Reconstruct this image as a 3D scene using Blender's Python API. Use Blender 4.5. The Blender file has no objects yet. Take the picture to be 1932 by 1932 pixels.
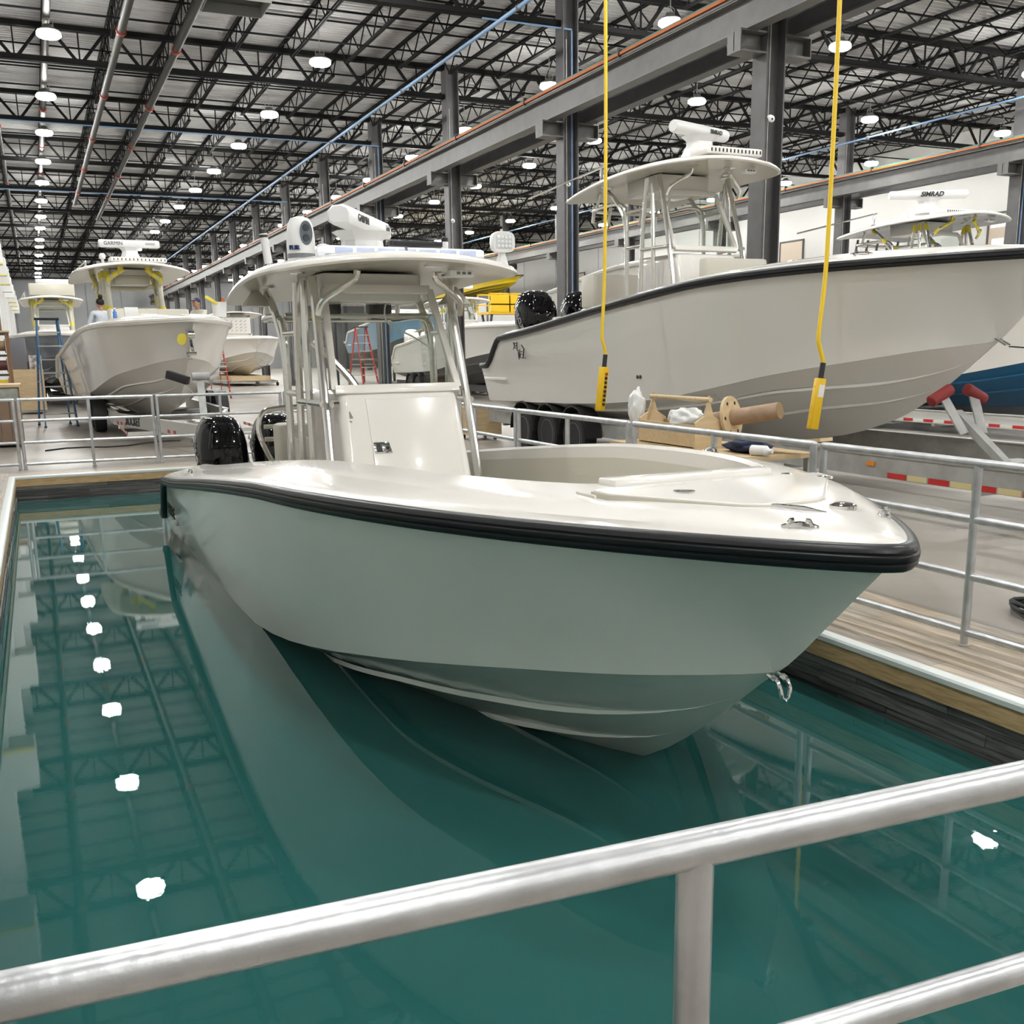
import bpy, bmesh, math, random
from mathutils import Vector, Matrix
random.seed(11)
S = bpy.context.scene
COL = S.collection
V = Vector
PI = math.pi

# ------------------------------------------------------------------ camera
def camera():
    yaw, pitch, roll, F, CX, CY = 0.43588, 0.22094, -0.0132, 1939.73, 996.82, 1093.68
    f = V((math.sin(yaw) * math.cos(pitch), math.cos(yaw) * math.cos(pitch), -math.sin(pitch)))
    r = V((math.cos(yaw), -math.sin(yaw), 0)); u = r.cross(f)
    r2 = math.cos(roll) * r + math.sin(roll) * u
    u2 = -math.sin(roll) * r + math.cos(roll) * u
    cd = bpy.data.cameras.new('camera'); co = bpy.data.objects.new('camera', cd); COL.objects.link(co)
    cd.sensor_fit = 'HORIZONTAL'; cd.sensor_width = 36; cd.lens = F / 1932 * 36
    cd.shift_x = (966 - CX) / 1932; cd.shift_y = (CY - 966) / 1932
    cd.clip_start = .05; cd.clip_end = 500
    M = Matrix((r2, u2, -f)).transposed().to_4x4(); M.translation = V((0, 0, 1.7))
    co.matrix_world = M
    S.camera = co
camera()
w = bpy.data.worlds.new('hall_air'); S.world = w; w.use_nodes = True
w.node_tree.nodes['Background'].inputs[0].default_value = (.8, .85, .9, 1)
w.node_tree.nodes['Background'].inputs[1].default_value = .05
LAMP = 310.0          # radiance of a lamp lens
S.view_settings.view_transform = 'Standard'; S.view_settings.look = 'None'
S.view_settings.exposure = 0.0; S.view_settings.gamma = 1.0; S.view_settings.use_curve_mapping = False
c = S.cycles
c.use_denoising = True; c.max_bounces = 5; c.diffuse_bounces = 3; c.glossy_bounces = 3; c.transmission_bounces = 4
c.transparent_max_bounces = 16; c.sample_clamp_indirect = 6.0; c.caustics_reflective = False; c.caustics_refractive = False
c.use_light_tree = True; c.use_adaptive_sampling = True; c.adaptive_threshold = .1; c.adaptive_min_samples = 20; c.blur_glossy = .5

# ------------------------------------------------------------------ materials
MATS = {}
def mat(name, col, rough=.5, metal=0., coat=0., emit=0., emit_col=None, noise=0., nscale=4., bump=0., bscale=60., col2=None,
        alpha=1., trans=0., ior=1.45, stretch=None, spec=.5, nw=(.35, .65), detail=4.):
    if name in MATS: return MATS[name]
    m = bpy.data.materials.new(name); m.use_nodes = True
    nt = m.node_tree; N = nt.nodes; L = nt.links; b = N['Principled BSDF']
    I = b.inputs
    c4 = (*col, 1)
    I['Base Color'].default_value = c4; I['Roughness'].default_value = rough; I['Metallic'].default_value = metal
    I['Coat Weight'].default_value = coat; I['Coat Roughness'].default_value = .04
    I['IOR'].default_value = ior; I['Specular IOR Level'].default_value = spec
    I['Transmission Weight'].default_value = trans; I['Alpha'].default_value = alpha
    if emit:
        I['Emission Color'].default_value = (*(emit_col or col), 1); I['Emission Strength'].default_value = emit
    if noise or bump:
        tc = N.new('ShaderNodeTexCoord'); mp = N.new('ShaderNodeMapping'); L.new(tc.outputs['Object'], mp.inputs[0])
        if stretch: mp.inputs['Scale'].default_value = stretch
    if noise:
        nz = N.new('ShaderNodeTexNoise'); nz.inputs['Scale'].default_value = nscale; nz.inputs['Detail'].default_value = detail
        L.new(mp.outputs[0], nz.inputs['Vector'])
        rp = N.new('ShaderNodeValToRGB'); e = rp.color_ramp.elements
        e[0].position, e[1].position = nw
        c2 = col2 or tuple(max(0, x * (1 - noise)) for x in col)
        e[0].color = (*c2, 1); e[1].color = c4
        L.new(nz.outputs['Fac'], rp.inputs[0]); L.new(rp.outputs[0], I['Base Color'])
    if bump:
        n2 = N.new('ShaderNodeTexNoise'); n2.inputs['Scale'].default_value = bscale; n2.inputs['Detail'].default_value = 3
        L.new(mp.outputs[0], n2.inputs['Vector'])
        bp = N.new('ShaderNodeBump'); bp.inputs['Strength'].default_value = bump; bp.inputs['Distance'].default_value = .02
        L.new(n2.outputs['Fac'], bp.inputs['Height']); L.new(bp.outputs[0], I['Normal'])
    MATS[name] = m
    return m

M_gel = mat('white_gelcoat', (.84, .81, .77), .22, coat=.6)
M_hull = mat('pale_seafoam_gelcoat', (.72, .79, .745), .2, coat=.5)
M_hull2 = mat('off_white_gelcoat', (.70, .69, .655), .2, coat=.7)
M_beige = mat('beige_liner', (.60, .575, .49), .3, coat=.3)
M_seat = mat('beige_vinyl', (.60, .57, .50), .5)
M_black = mat('black_rubber', (.012, .013, .015), .38)
M_cowl = mat('gloss_black_cowling', (.003, .003, .004), .06, coat=.25, spec=.35)
M_ss = mat('polished_tube', (.72, .71, .68), .16, metal=1.)
M_alu = mat('galvanised_pipe', (.63, .64, .66), .36, metal=.85, noise=.22, nscale=9, bump=.06, bscale=40, stretch=(1, 1, 1))
M_chrome = mat('chrome', (.85, .85, .85), .06, metal=1.)
M_white = mat('white_plastic', (.80, .80, .80), .35)
M_grey = mat('grey_plastic', (.18, .19, .20), .4)
M_dark = mat('dark_plastic', (.02, .02, .022), .45)
def glass_mat():
    m = bpy.data.materials.new('clear_acrylic'); m.use_nodes = True; nt = m.node_tree; N = nt.nodes; L = nt.links
    N.remove(N['Principled BSDF']); tr = N.new('ShaderNodeBsdfTransparent'); gl = N.new('ShaderNodeBsdfGlossy'); gl.inputs['Roughness'].default_value = .02
    tr.inputs[0].default_value = (.95, .965, .955, 1); lw = N.new('ShaderNodeLayerWeight'); lw.inputs[0].default_value = .5
    pw = N.new('ShaderNodeMath'); pw.operation = 'POWER'; pw.inputs[1].default_value = 5.; L.new(lw.outputs['Facing'], pw.inputs[0])
    ma = N.new('ShaderNodeMath'); ma.operation = 'MULTIPLY_ADD'; ma.inputs[1].default_value = .6; ma.inputs[2].default_value = .03; L.new(pw.outputs[0], ma.inputs[0])
    mx = N.new('ShaderNodeMixShader'); L.new(ma.outputs[0], mx.inputs[0]); L.new(tr.outputs[0], mx.inputs[1]); L.new(gl.outputs[0], mx.inputs[2]); L.new(mx.outputs[0], N['Material Output'].inputs[0])
    return m
M_glass = glass_mat()
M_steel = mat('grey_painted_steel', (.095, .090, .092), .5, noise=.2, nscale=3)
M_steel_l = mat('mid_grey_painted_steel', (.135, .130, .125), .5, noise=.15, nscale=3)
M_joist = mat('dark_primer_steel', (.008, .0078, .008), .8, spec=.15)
M_deck_roof = mat('galvanised_roof_deck', (.42, .415, .405), .7, noise=.15, nscale=1.4)
M_pipe = mat('sprinkler_pipe', (.045, .042, .037), .6)
M_red = mat('red_coupling', (.45, .045, .02), .45)
M_orange = mat('orange_conductor', (.46, .11, .015), .55)
M_green = mat('green_strip', (.06, .20, .16), .5)
M_blue = mat('blue_pipe', (.16, .27, .44), .5)
M_wall = mat('white_wall_paint', (.66, .65, .63), .7, noise=.04, nscale=.6)
M_wallg = mat('grey_wall_panel', (.34, .345, .35), .7, noise=.1, nscale=.5)
M_conc = mat('concrete_floor', (.335, .305, .268), .42, noise=.3, nscale=.55, bump=.03, bscale=25, detail=8, col2=(.235, .21, .185))
M_lens = mat('lamp_lens', (1, 1, 1), .5, emit=LAMP, emit_col=(.985, .99, .955))
M_yel = mat('yellow_plastic', (.80, .50, .015), .4)
M_cable = mat('yellow_cable', (.85, .58, .03), .45)
M_tape = mat('yellow_tape', (.78, .66, .08), .5)
M_film = mat('plastic_film', (.62, .60, .50), .3)
M_lumber = mat('pine_lumber', (.62, .44, .24), .6, noise=.35, nscale=7, stretch=(1, 14, 14), col2=(.44, .28, .13))
M_lumber_y = mat('pine_lumber_lengthwise', (.62, .44, .24), .6, noise=.35, nscale=7, stretch=(14, 1, 14), col2=(.44, .28, .13))
M_ply = mat('plywood', (.62, .47, .28), .6, noise=.2, nscale=5, stretch=(1, 1, 8))
M_tyre = mat('tyre_rubber', (.016, .016, .017), .75, bump=.15, bscale=50)
M_galv = mat('galvanised_frame', (.44, .44, .425), .5, metal=.15, noise=.2, nscale=6)
M_trim = mat('white_vinyl_trim', (.70, .74, .73), .35)
M_skin = mat('skin', (.42, .24, .16), .55)
M_hair = mat('black_hair', (.012, .010, .010), .6)

# ------------------------------------------------------------------ mesh building
ORG = {}
class MB:
    def __init__(s): s.v = []; s.f = []
    def add(s, vs, fs):
        n = len(s.v); s.v += [tuple(p) for p in vs]; s.f += [tuple(i + n for i in f) for f in fs]; return s
    def box(s, x0, x1, y0, y1, z0, z1):
        return s.add([(x0, y0, z0), (x1, y0, z0), (x1, y1, z0), (x0, y1, z0), (x0, y0, z1), (x1, y0, z1), (x1, y1, z1), (x0, y1, z1)],
                     [(0, 3, 2, 1), (4, 5, 6, 7), (0, 1, 5, 4), (1, 2, 6, 5), (2, 3, 7, 6), (3, 0, 4, 7)])
    def beam(s, a, b, w, h, up=(0, 0, 1)):
        a, b = V(a), V(b); d = (b - a).normalized(); up = V(up)
        if abs(d.dot(up)) > .99: up = V((0, 1, 0))
        r = d.cross(up).normalized() * w / 2; u = r.cross(d).normalized() * h / 2
        return s.add([a - r - u, a + r - u, a + r + u, a - r + u, b - r - u, b + r - u, b + r + u, b - r + u],
                     [(0, 3, 2, 1), (4, 5, 6, 7), (0, 1, 5, 4), (1, 2, 6, 5), (2, 3, 7, 6), (3, 0, 4, 7)])
    def loft(s, rings, closed=True, cap=True, loop=False):
        n = len(rings[0]); vs = [p for r in rings for p in r]; fs = []
        m = len(rings)
        for k in range(m if loop else m - 1):
            a, b = k * n, ((k + 1) % m) * n
            for i in range(n if closed else n - 1):
                j = (i + 1) % n; fs.append((a + i, a + j, b + j, b + i))
        if cap and closed and not loop:
            fs.append(tuple(range(n))[::-1]); fs.append(tuple((m - 1) * n + i for i in range(n)))
        return s.add(vs, fs)
    def cyl(s, a, b, r, n=12, r2=None, cap=True):
        a, b = V(a), V(b); d = (b - a).normalized(); t = V((0, 0, 1)) if abs(d.z) < .9 else V((1, 0, 0))
        x = d.cross(t).normalized(); y = d.cross(x); r2 = r if r2 is None else r2
        ring = lambda p, q: [p + (x * math.cos(2 * PI * i / n) + y * math.sin(2 * PI * i / n)) * q for i in range(n)]
        return s.loft([ring(a, r), ring(b, r2)], cap=cap)
    def tube(s, pts, r, n=8, loop=False):
        P = [V(p) for p in pts]; m = len(P); rings = []; prev = None
        for i in range(m):
            a = P[i - 1] if (i or loop) else P[0]; b = P[(i + 1) % m] if (i < m - 1 or loop) else P[m - 1]
            d = (b - a).normalized()
            if prev is None:
                t = V((0, 0, 1)) if abs(d.z) < .9 else V((1, 0, 0)); x = d.cross(t).normalized()
            else:
                x = (prev - d * prev.dot(d)).normalized()
            prev = x; y = d.cross(x)
            rr = r[i] if isinstance(r, (list, tuple)) else r
            rings.append([P[i] + (x * math.cos(2 * PI * k / n) + y * math.sin(2 * PI * k / n)) * rr for k in range(n)])
        return s.loft(rings, loop=loop)
    def lathe(s, prof, c=(0, 0, 0), axis=(0, 0, 1), n=16):
        d = V(axis).normalized(); t = V((0, 0, 1)) if abs(d.z) < .9 else V((1, 0, 0))
        x = d.cross(t).normalized(); y = d.cross(x); c = V(c)
        return s.loft([[c + d * z + (x * math.cos(2 * PI * i / n) + y * math.sin(2 * PI * i / n)) * max(r, 1e-4) for i in range(n)] for r, z in prof])
    def ell(s, c, r, n=14, m=8):
        c = V(c); rings = []
        for k in range(m + 1):
            a = -PI / 2 + PI * k / m; q = max(math.cos(a), .02)
            rings.append([c + V((r[0] * q * math.cos(2 * PI * i / n), r[1] * q * math.sin(2 * PI * i / n), r[2] * math.sin(a))) for i in range(n)])
        return s.loft(rings)
    def prism(s, poly, o, u, v, d):
        o, u, v, d = V(o), V(u), V(v), V(d); n = len(poly)
        a = [o + u * p[0] + v * p[1] for p in poly]
        return s.loft([a, [p + d for p in a]])
    def rbox(s, c, h, r, n=4, up=None):
        # box rounded in plan with rounded vertical edges
        cx, cy, cz = c; hx, hy, hz = h; ring = []
        for (sx, sy, a0) in ((1, 1, 0), (-1, 1, PI / 2), (-1, -1, PI), (1, -1, 3 * PI / 2)):
            for k in range(n + 1):
                a = a0 + PI / 2 * k / n
                ring.append((cx + sx * (hx - r) + r * math.cos(a), cy + sy * (hy - r) + r * math.sin(a)))
        e = min(r * .5, hz * .5)
        def rr(q, z):
            return [(cx + (x - cx) * (1 - q / hx), cy + (y - cy) * (1 - q / hy), z) for x, y in ring]
        return s.loft([rr(e, cz - hz), rr(e * .3, cz - hz + e * .3), rr(0, cz - hz + e), rr(0, cz + hz - e), rr(e * .3, cz + hz - e * .3), rr(e, cz + hz)])
    def mirror(s, cx):
        n = len(s.v); s.v += [(2 * cx - x, y, z) for x, y, z in s.v]; s.f += [tuple(i + n for i in f[::-1]) for f in s.f]; return s
    def xf(s, M):
        s.v = [tuple(M @ V(p)) for p in s.v]; return s
    def build(s, name, m, parent=None, smooth=True, ang=35, bevel=0., sol=0.):
        me = bpy.data.meshes.new(name)
        if parent is not None: o0 = ORG[parent.name]
        else:
            xs = [p[0] for p in s.v]; ys = [p[1] for p in s.v]; zs = [p[2] for p in s.v]
            o0 = V(((min(xs) + max(xs)) / 2, (min(ys) + max(ys)) / 2, min(zs)))
        me.from_pydata([(p[0] - o0.x, p[1] - o0.y, p[2] - o0.z) for p in s.v], [], s.f)
        me.validate(); me.update()
        bm = bmesh.new(); bm.from_mesh(me); bmesh.ops.recalc_face_normals(bm, faces=bm.faces)
        if bevel:
            ed = [e for e in bm.edges if len(e.link_faces) == 2 and e.calc_face_angle(0) > .6]
            bmesh.ops.bevel(bm, geom=ed, offset=bevel, segments=2, affect='EDGES', profile=.5)
        bm.to_mesh(me); bm.free()
        if smooth:
            me.shade_smooth(); me.set_sharp_from_angle(angle=math.radians(ang))
        if m is not None: me.materials.append(m)
        o = bpy.data.objects.new(name, me); COL.objects.link(o)
        if parent is not None:
            o.parent = parent; ORG[o.name] = ORG[parent.name]
        else:
            o.location = o0; ORG[o.name] = o0
        if sol:
            md = o.modifiers.new('t', 'SOLIDIFY'); md.thickness = sol; md.offset = 0
        return o

def tag(o, label, cat, group=None):
    o['label'] = label; o['category'] = cat
    if group: o['group'] = group
    return o
def struct(o): o['kind'] = 'structure'; return o
def empty(name, loc, label=None, cat=None, group=None):
    o = bpy.data.objects.new(name, None); COL.objects.link(o); o.location = loc; ORG[o.name] = V(loc); o.empty_display_size = .2
    if label: tag(o, label, cat, group)
    return o
KIDS = {}
def copy_tree(o, loc=None, parent=None, label=None):
    c = o.copy(); COL.objects.link(c)
    if parent is not None: c.parent = parent
    if loc is not None: c.location = loc
    if label: c['label'] = label
    for ch in list(o.children): copy_tree(ch, None, c)
    return c
def text(name, body, size, M, m, parent, extr=.002, shear=0., bold=0., sx=1.):
    cu = bpy.data.curves.new(name, 'FONT'); cu.body = body; cu.size = size; cu.extrude = extr; cu.shear = shear; cu.offset = bold
    cu.align_x = 'CENTER'; cu.align_y = 'CENTER'
    t = bpy.data.objects.new(name, cu); COL.objects.link(t)
    dg = bpy.context.evaluated_depsgraph_get()
    me = bpy.data.meshes.new_from_object(t.evaluated_get(dg))
    bpy.data.objects.remove(t); bpy.data.curves.remove(cu)
    o0 = ORG[parent.name]
    M2 = Matrix.Translation(-o0) @ M @ Matrix.Diagonal((sx, 1, 1, 1))
    me.transform(M2); me.materials.clear(); me.materials.append(m); me.name = name
    o = bpy.data.objects.new(name, me); COL.objects.link(o); o.parent = parent; ORG[o.name] = o0
    return o
def frame(o, x, y):
    # matrix: text plane at o with text right = x and text up = y
    x = V(x).normalized(); y = V(y); y = (y - x * y.dot(x)).normalized(); z = x.cross(y)
    M = Matrix((x, y, z)).transposed().to_4x4(); M.translation = V(o); return M
def lerp_tab(tab, d):
    # monotone-ish cubic (Catmull-Rom) through (d, value) pairs
    if d <= tab[0][0]: return tab[0][1]
    if d >= tab[-1][0]: return tab[-1][1]
    for i in range(len(tab) - 1):
        if tab[i][0] <= d <= tab[i + 1][0]:
            x0, y0 = tab[i]; x1, y1 = tab[i + 1]; h = x1 - x0; t = (d - x0) / h
            m0 = (y1 - tab[i - 1][1]) / (x1 - tab[i - 1][0]) if i > 0 else (y1 - y0) / h
            m1 = (tab[i + 2][1] - y0) / (tab[i + 2][0] - x0) if i + 2 < len(tab) else (y1 - y0) / h
            return ((2 * t ** 3 - 3 * t ** 2 + 1) * y0 + (t ** 3 - 2 * t ** 2 + t) * h * m0 + (-2 * t ** 3 + 3 * t ** 2) * y1 + (t ** 3 - t ** 2) * h * m1)
# ------------------------------------------------------------------ random-tinted plank material
def plank_mat(name, cols, rough, stretch, nscale=6., dark=.55):
    m = bpy.data.materials.new(name); m.use_nodes = True; nt = m.node_tree; N = nt.nodes; L = nt.links; b = N['Principled BSDF']
    b.inputs['Roughness'].default_value = rough
    oi = N.new('ShaderNodeObjectInfo'); rp = N.new('ShaderNodeValToRGB')
    while len(rp.color_ramp.elements) < len(cols): rp.color_ramp.elements.new(.5)
    for i, cc in enumerate(cols):
        rp.color_ramp.elements[i].position = i / (len(cols) - 1); rp.color_ramp.elements[i].color = (*cc, 1)
    L.new(oi.outputs['Random'], rp.inputs[0])
    tc = N.new('ShaderNodeTexCoord'); mp = N.new('ShaderNodeMapping'); mp.inputs['Scale'].default_value = stretch
    ad = N.new('ShaderNodeVectorMath'); ad.operation = 'ADD'; L.new(tc.outputs['Object'], ad.inputs[0]); L.new(oi.outputs['Location'], ad.inputs[1])
    L.new(ad.outputs[0], mp.inputs[0]); nz = N.new('ShaderNodeTexNoise'); nz.inputs['Scale'].default_value = nscale; nz.inputs['Detail'].default_value = 6
    L.new(mp.outputs[0], nz.inputs['Vector'])
    r2 = N.new('ShaderNodeValToRGB'); r2.color_ramp.elements[0].position = .38; r2.color_ramp.elements[1].position = .62
    r2.color_ramp.elements[0].color = (dark, dark * .96, dark * .9, 1); L.new(nz.outputs['Fac'], r2.inputs[0])
    mx = N.new('ShaderNodeMix'); mx.data_type = 'RGBA'; mx.blend_type = 'MULTIPLY'; mx.inputs[0].default_value = 1
    L.new(rp.outputs[0], mx.inputs[6]); L.new(r2.outputs[0], mx.inputs[7]); L.new(mx.outputs[2], b.inputs['Base Color'])
    return m
M_plank = plank_mat('weathered_plank', [(.46, .38, .29), (.40, .355, .30), (.52, .44, .35), (.36, .33, .30)], .5, (9, .6, 9), 3.2, .62)
M_plankx = plank_mat('weathered_cross_plank', [(.46, .39, .31), (.42, .37, .31), (.50, .43, .35)], .5, (.6, 9, 9), 3.2, .7)
M_clad = plank_mat('charcoal_cladding', [(.07, .067, .069), (.18, .172, .17), (.11, .104, .104), (.28, .265, .25)], .5, (.9, .9, 16), 4., .5)

# ------------------------------------------------------------------ floor, pool
XL, XR, YN, YF, WZ = -.45, 4.10, 1.22, 16.32, -.32
DX0, DX1, DY0, DY1 = -1.5, 5.13, .3, 17.0
def hall():
    X0, X1, Y0, Y1 = -4.6, 35.4, -16., 118.
    f = MB()
    for (a, b, c_, d) in ((X0, X1, Y0, DY0), (X0, X1, DY1, Y1), (X0, DX0, DY0, DY1), (DX1, X1, DY0, DY1)):
        f.add([(a, c_, 0), (b, c_, 0), (b, d, 0), (a, d, 0)], [(0, 1, 2, 3)])
    struct(f.build('floor', M_conc, smooth=False))
    wl = struct(MB().box(X0 - .3, X0, Y0, Y1, 0, 10.3).build('wall_left', M_wall, smooth=False))
    wr = struct(MB().box(X1, X1 + .3, Y0, Y1, 0, 10.3).build('wall_right', M_wall, smooth=False))
    struct(MB().box(X0, X1, Y0 - .3, Y0, 0, 10.3).build('wall_front', M_wall, smooth=False))
    wb = struct(MB().box(X0, X1, Y1 + .1, Y1 + .3, 0, 10.3).build('wall_back', M_wallg, smooth=False))
    n = 12; wd = (X1 - X0) / n
    for i in range(n):
        MB().box(X0 + i * wd + .04, X0 + (i + 1) * wd - .04, Y1, Y1 + .1, 0, 9.9).build('panel', M_wallg, wb, smooth=False)
    # joint grooves of the tilt-up wall: slim pilaster strips
    for k in range(9):
        y = 4 + k * 12.
        MB().box(X1 - .02, X1, y, y + .05, 0, 10.2).build('joint_strip', M_wallg, wr, smooth=False)
    M_tan = mat('tan_door', (.60, .50, .40), .6); M_day = mat('daylit_pane', (.9, .95, 1), .3, emit=1.6)
    for i, (y0, y1, z0, z1, mm) in enumerate(((42.9, 44.6, 4.3, 6.8, M_tan), (30.2, 31.5, 4.2, 6.7, M_tan), (66, 68, 4.3, 6.8, M_tan))):
        d = struct(MB().box(X1 - .04, X1 + .02, y0, y1, z0, z1).build('door_%d' % (i + 1), mm, smooth=False))
        fr = MB()
        fr.box(X1 - .07, X1 - .01, y0 - .08, y0, z0, z1 + .08); fr.box(X1 - .07, X1 - .01, y1, y1 + .08, z0, z1 + .08); fr.box(X1 - .07, X1 - .01, y0, y1, z1, z1 + .08)
        fr.build('door_frame', M_steel, d, smooth=False)
        if i == 1:
            MB().box(X1 - .06, X1 - .035, 30.75, 31.3, 4.75, 5.75).build('pane', M_day, d, smooth=False)
            MB().box(X1 - .06, X1 - .035, 30.4, 31.4, 6.2, 6.5).build('pane', M_day, d, smooth=False)
hall()

def pool():
    base = MB()
    for (a, b, c_, d) in ((DX0, DX1, DY0, YN - .06), (DX0, DX1, YF + .06, DY1), (DX0, XL - .06, YN - .06, YF + .06), (XR + .06, DX1, YN - .06, YF + .06)):
        base.box(a, b, c_, d, -.06, -.014)
    pd = struct(base.build('floor_pool_deck', mat('deck_underlay', (.12, .10, .08), .8), smooth=False))
    cache = {}
    def plank(x0, x1, y0, y1, m):
        k = (round(x1 - x0, 3), round(y1 - y0, 3), m.name)
        if k not in cache:
            cache[k] = MB().box(x0, x1, y0, y1, -.014, .003).build('plank', m, pd, smooth=False)
            me = cache[k].data; cx, cy = (x0 + x1) / 2, (y0 + y1) / 2
            o0 = ORG[pd.name]
            me.transform(Matrix.Translation((-(cx - o0.x), -(cy - o0.y), 0))); cache[k].location = (cx - o0.x, cy - o0.y, 0)
        else:
            o = bpy.data.objects.new('plank', cache[k].data); COL.objects.link(o); o.parent = pd
            o0 = ORG[pd.name]; o.location = ((x0 + x1) / 2 - o0.x, (y0 + y1) / 2 - o0.y, 0)
    def strip(x0, x1, n, L):
        wd = (x1 - x0) / n
        for i in range(n):
            y = DY0 + [0, .62, .3, .9, .15, .75][i % 6] - 1.2
            while y < DY1:
                a, b = max(y, DY0), min(y + L, DY1)
                if b - a > .05: plank(x0 + i * wd + .0015, x0 + (i + 1) * wd - .0015, a + .001, b - .001, M_plank)
                y += L
    strip(XR + .06, DX1, 6, 2.4); strip(DX0, XL - .06, 6, 2.4)
    nn = 4; wd = (DY1 - YF - .06) / nn
    for i in range(nn):
        x = XL - .06 - [.5, 1.4, .2, .9][i % 4]
        while x < XR + .06:
            a, b = max(x, XL - .06), min(x + 1.8, XR + .06)
            if b - a > .05: plank(a + .001, b - .001, YF + .06 + i * wd + .0015, YF + .06 + (i + 1) * wd - .0015, M_plankx)
            x += 1.8
    for i in range(5):
        for x in (XL - .06, XL + 2.2): plank(x, min(x + 2.25, XR + .06), DY0 + i * .17 + .002, DY0 + i * .17 + .168, M_plankx)
    # white vinyl edge trim with a rounded nose, one length per side
    def trim(nm, a, b, inward):
        a, b, n = V(a), V(b), V(inward)
        prof = [(-.065, -.012), (-.065, .014), (-.02, .022), (.012, .016), (.022, .004), (.022, -.022), (.008, -.028), (.004, -.012)]
        m = MB().loft([[p + n * q + V((0, 0, 1)) * z for q, z in prof] for p in (a, b)])
        struct(m.build(nm, M_trim))
    trim('trim_1', (XL, YN, 0), (XL, YF, 0), (1, 0, 0)); trim('trim_2', (XR, YN, 0), (XR, YF, 0), (-1, 0, 0))
    trim('trim_3', (XL - .06, YF, 0), (XR + .06, YF, 0), (0, -1, 0)); trim('trim_4', (XL - .06, YN, 0), (XR + .06, YN, 0), (0, 1, 0))
    # walls of the tank with a lumber ledger and staggered cladding strips
    M_tank = mat('tank_wall', (.015, .016, .017), .7)
    def side(nm, p, d, n, L):
        p, d, n = V(p), V(d), V(n)
        sh = lambda a, b, z0, z1, t0, t1: MB().add([p + d * a + n * t0 + V((0, 0, z0)), p + d * b + n * t0 + V((0, 0, z0)), p + d * b + n * t1 + V((0, 0, z0)), p + d * a + n * t1 + V((0, 0, z0)),
                 p + d * a + n * t0 + V((0, 0, z1)), p + d * b + n * t0 + V((0, 0, z1)), p + d * b + n * t1 + V((0, 0, z1)), p + d * a + n * t1 + V((0, 0, z1))],
                 [(0, 3, 2, 1), (4, 5, 6, 7), (0, 1, 5, 4), (1, 2, 6, 5), (2, 3, 7, 6), (3, 0, 4, 7)])
        wl = struct(sh(0, L, -1.6, -.03, -.06, -.004).build(nm, M_tank, smooth=False))
        a = 0
        while a < L:
            b = min(a + 4.2, L); ob = sh(a + .002, b - .002, -.128, -.026, -.004, .016).build('ledger_board', M_lumber if abs(d.x) > .5 else M_lumber_y, wl, smooth=False); a += 4.2
        z = -.13; k = 0
        hs = [.05, .034, .06, .04, .046, .055, .05]
        for h in hs:
            a = -[.0, .55, .25, .8, .4, .1, .6][k % 7] * 1.0
            while a < L:
                q0, q1 = max(a, 0), min(a + 1.22, L)
                if q1 - q0 > .04:
                    ob = sh(q0 + .0015, q1 - .0015, z - h + .004, z, -.004, .004 + .005 * ((k * 7 + int(a * 3)) % 3)).build('cladding_plank', M_clad, wl, smooth=False)
                    c0 = sum((V(vv.co) for vv in ob.data.vertices), V()) / 8
                    ob.data.transform(Matrix.Translation(-c0)); ob.location = c0
                a += 1.22
            z -= h; k += 1
    side('wall_pool_left', (XL, YN, 0), (0, 1, 0), (1, 0, 0), YF - YN)
    side('wall_pool_right', (XR, YN, 0), (0, 1, 0), (-1, 0, 0), YF - YN)
    side('wall_pool_back', (XL, YF, 0), (1, 0, 0), (0, -1, 0), XR - XL)
    side('wall_pool_front', (XL, YN, 0), (1, 0, 0), (0, 1, 0), XR - XL)
    # water
    # clear reflecting surface over a turbid teal body just below it
    m = bpy.data.materials.new('water_surface'); m.use_nodes = True; nt = m.node_tree; N = nt.nodes; L = nt.links; N.remove(N['Principled BSDF'])
    tr = N.new('ShaderNodeBsdfTransparent'); gl = N.new('ShaderNodeBsdfGlossy'); gl.inputs['Roughness'].default_value = 0.; gl.inputs[0].default_value = (1, 1, 1, 1)
    lw = N.new('ShaderNodeLayerWeight'); lw.inputs[0].default_value = .5; mx = N.new('ShaderNodeMixShader')
    pw = N.new('ShaderNodeMath'); pw.operation = 'POWER'; pw.inputs[1].default_value = 4.4; L.new(lw.outputs['Facing'], pw.inputs[0])
    fr = N.new('ShaderNodeMath'); fr.operation = 'MULTIPLY_ADD'; fr.inputs[1].default_value = .95; fr.inputs[2].default_value = .03; L.new(pw.outputs[0], fr.inputs[0])
    tc = N.new('ShaderNodeTexCoord'); n1 = N.new('ShaderNodeTexNoise'); n1.inputs['Scale'].default_value = 38; n1.inputs['Detail'].default_value = 6
    L.new(tc.outputs['Object'], n1.inputs['Vector'])
    bp = N.new('ShaderNodeBump'); bp.inputs['Strength'].default_value = .05; bp.inputs['Distance'].default_value = .0011
    L.new(n1.outputs['Fac'], bp.inputs['Height']); L.new(bp.outputs[0], gl.inputs['Normal'])
    L.new(fr.outputs[0], mx.inputs[0]); L.new(tr.outputs[0], mx.inputs[1]); L.new(gl.outputs[0], mx.inputs[2]); L.new(mx.outputs[0], N['Material Output'].inputs[0])
    W = struct(MB().add([(XL, YN, WZ), (XR, YN, WZ), (XR, YF, WZ), (XL, YF, WZ)], [(0, 1, 2, 3)]).build('pool_water', m, smooth=False))
    MB().box(XL, XR, YN, YF, -1.6, WZ - .02).build('turbid_water', mat('turbid_teal', (.021, .105, .099), .9, spec=0.), W, smooth=False)
pool()

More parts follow.
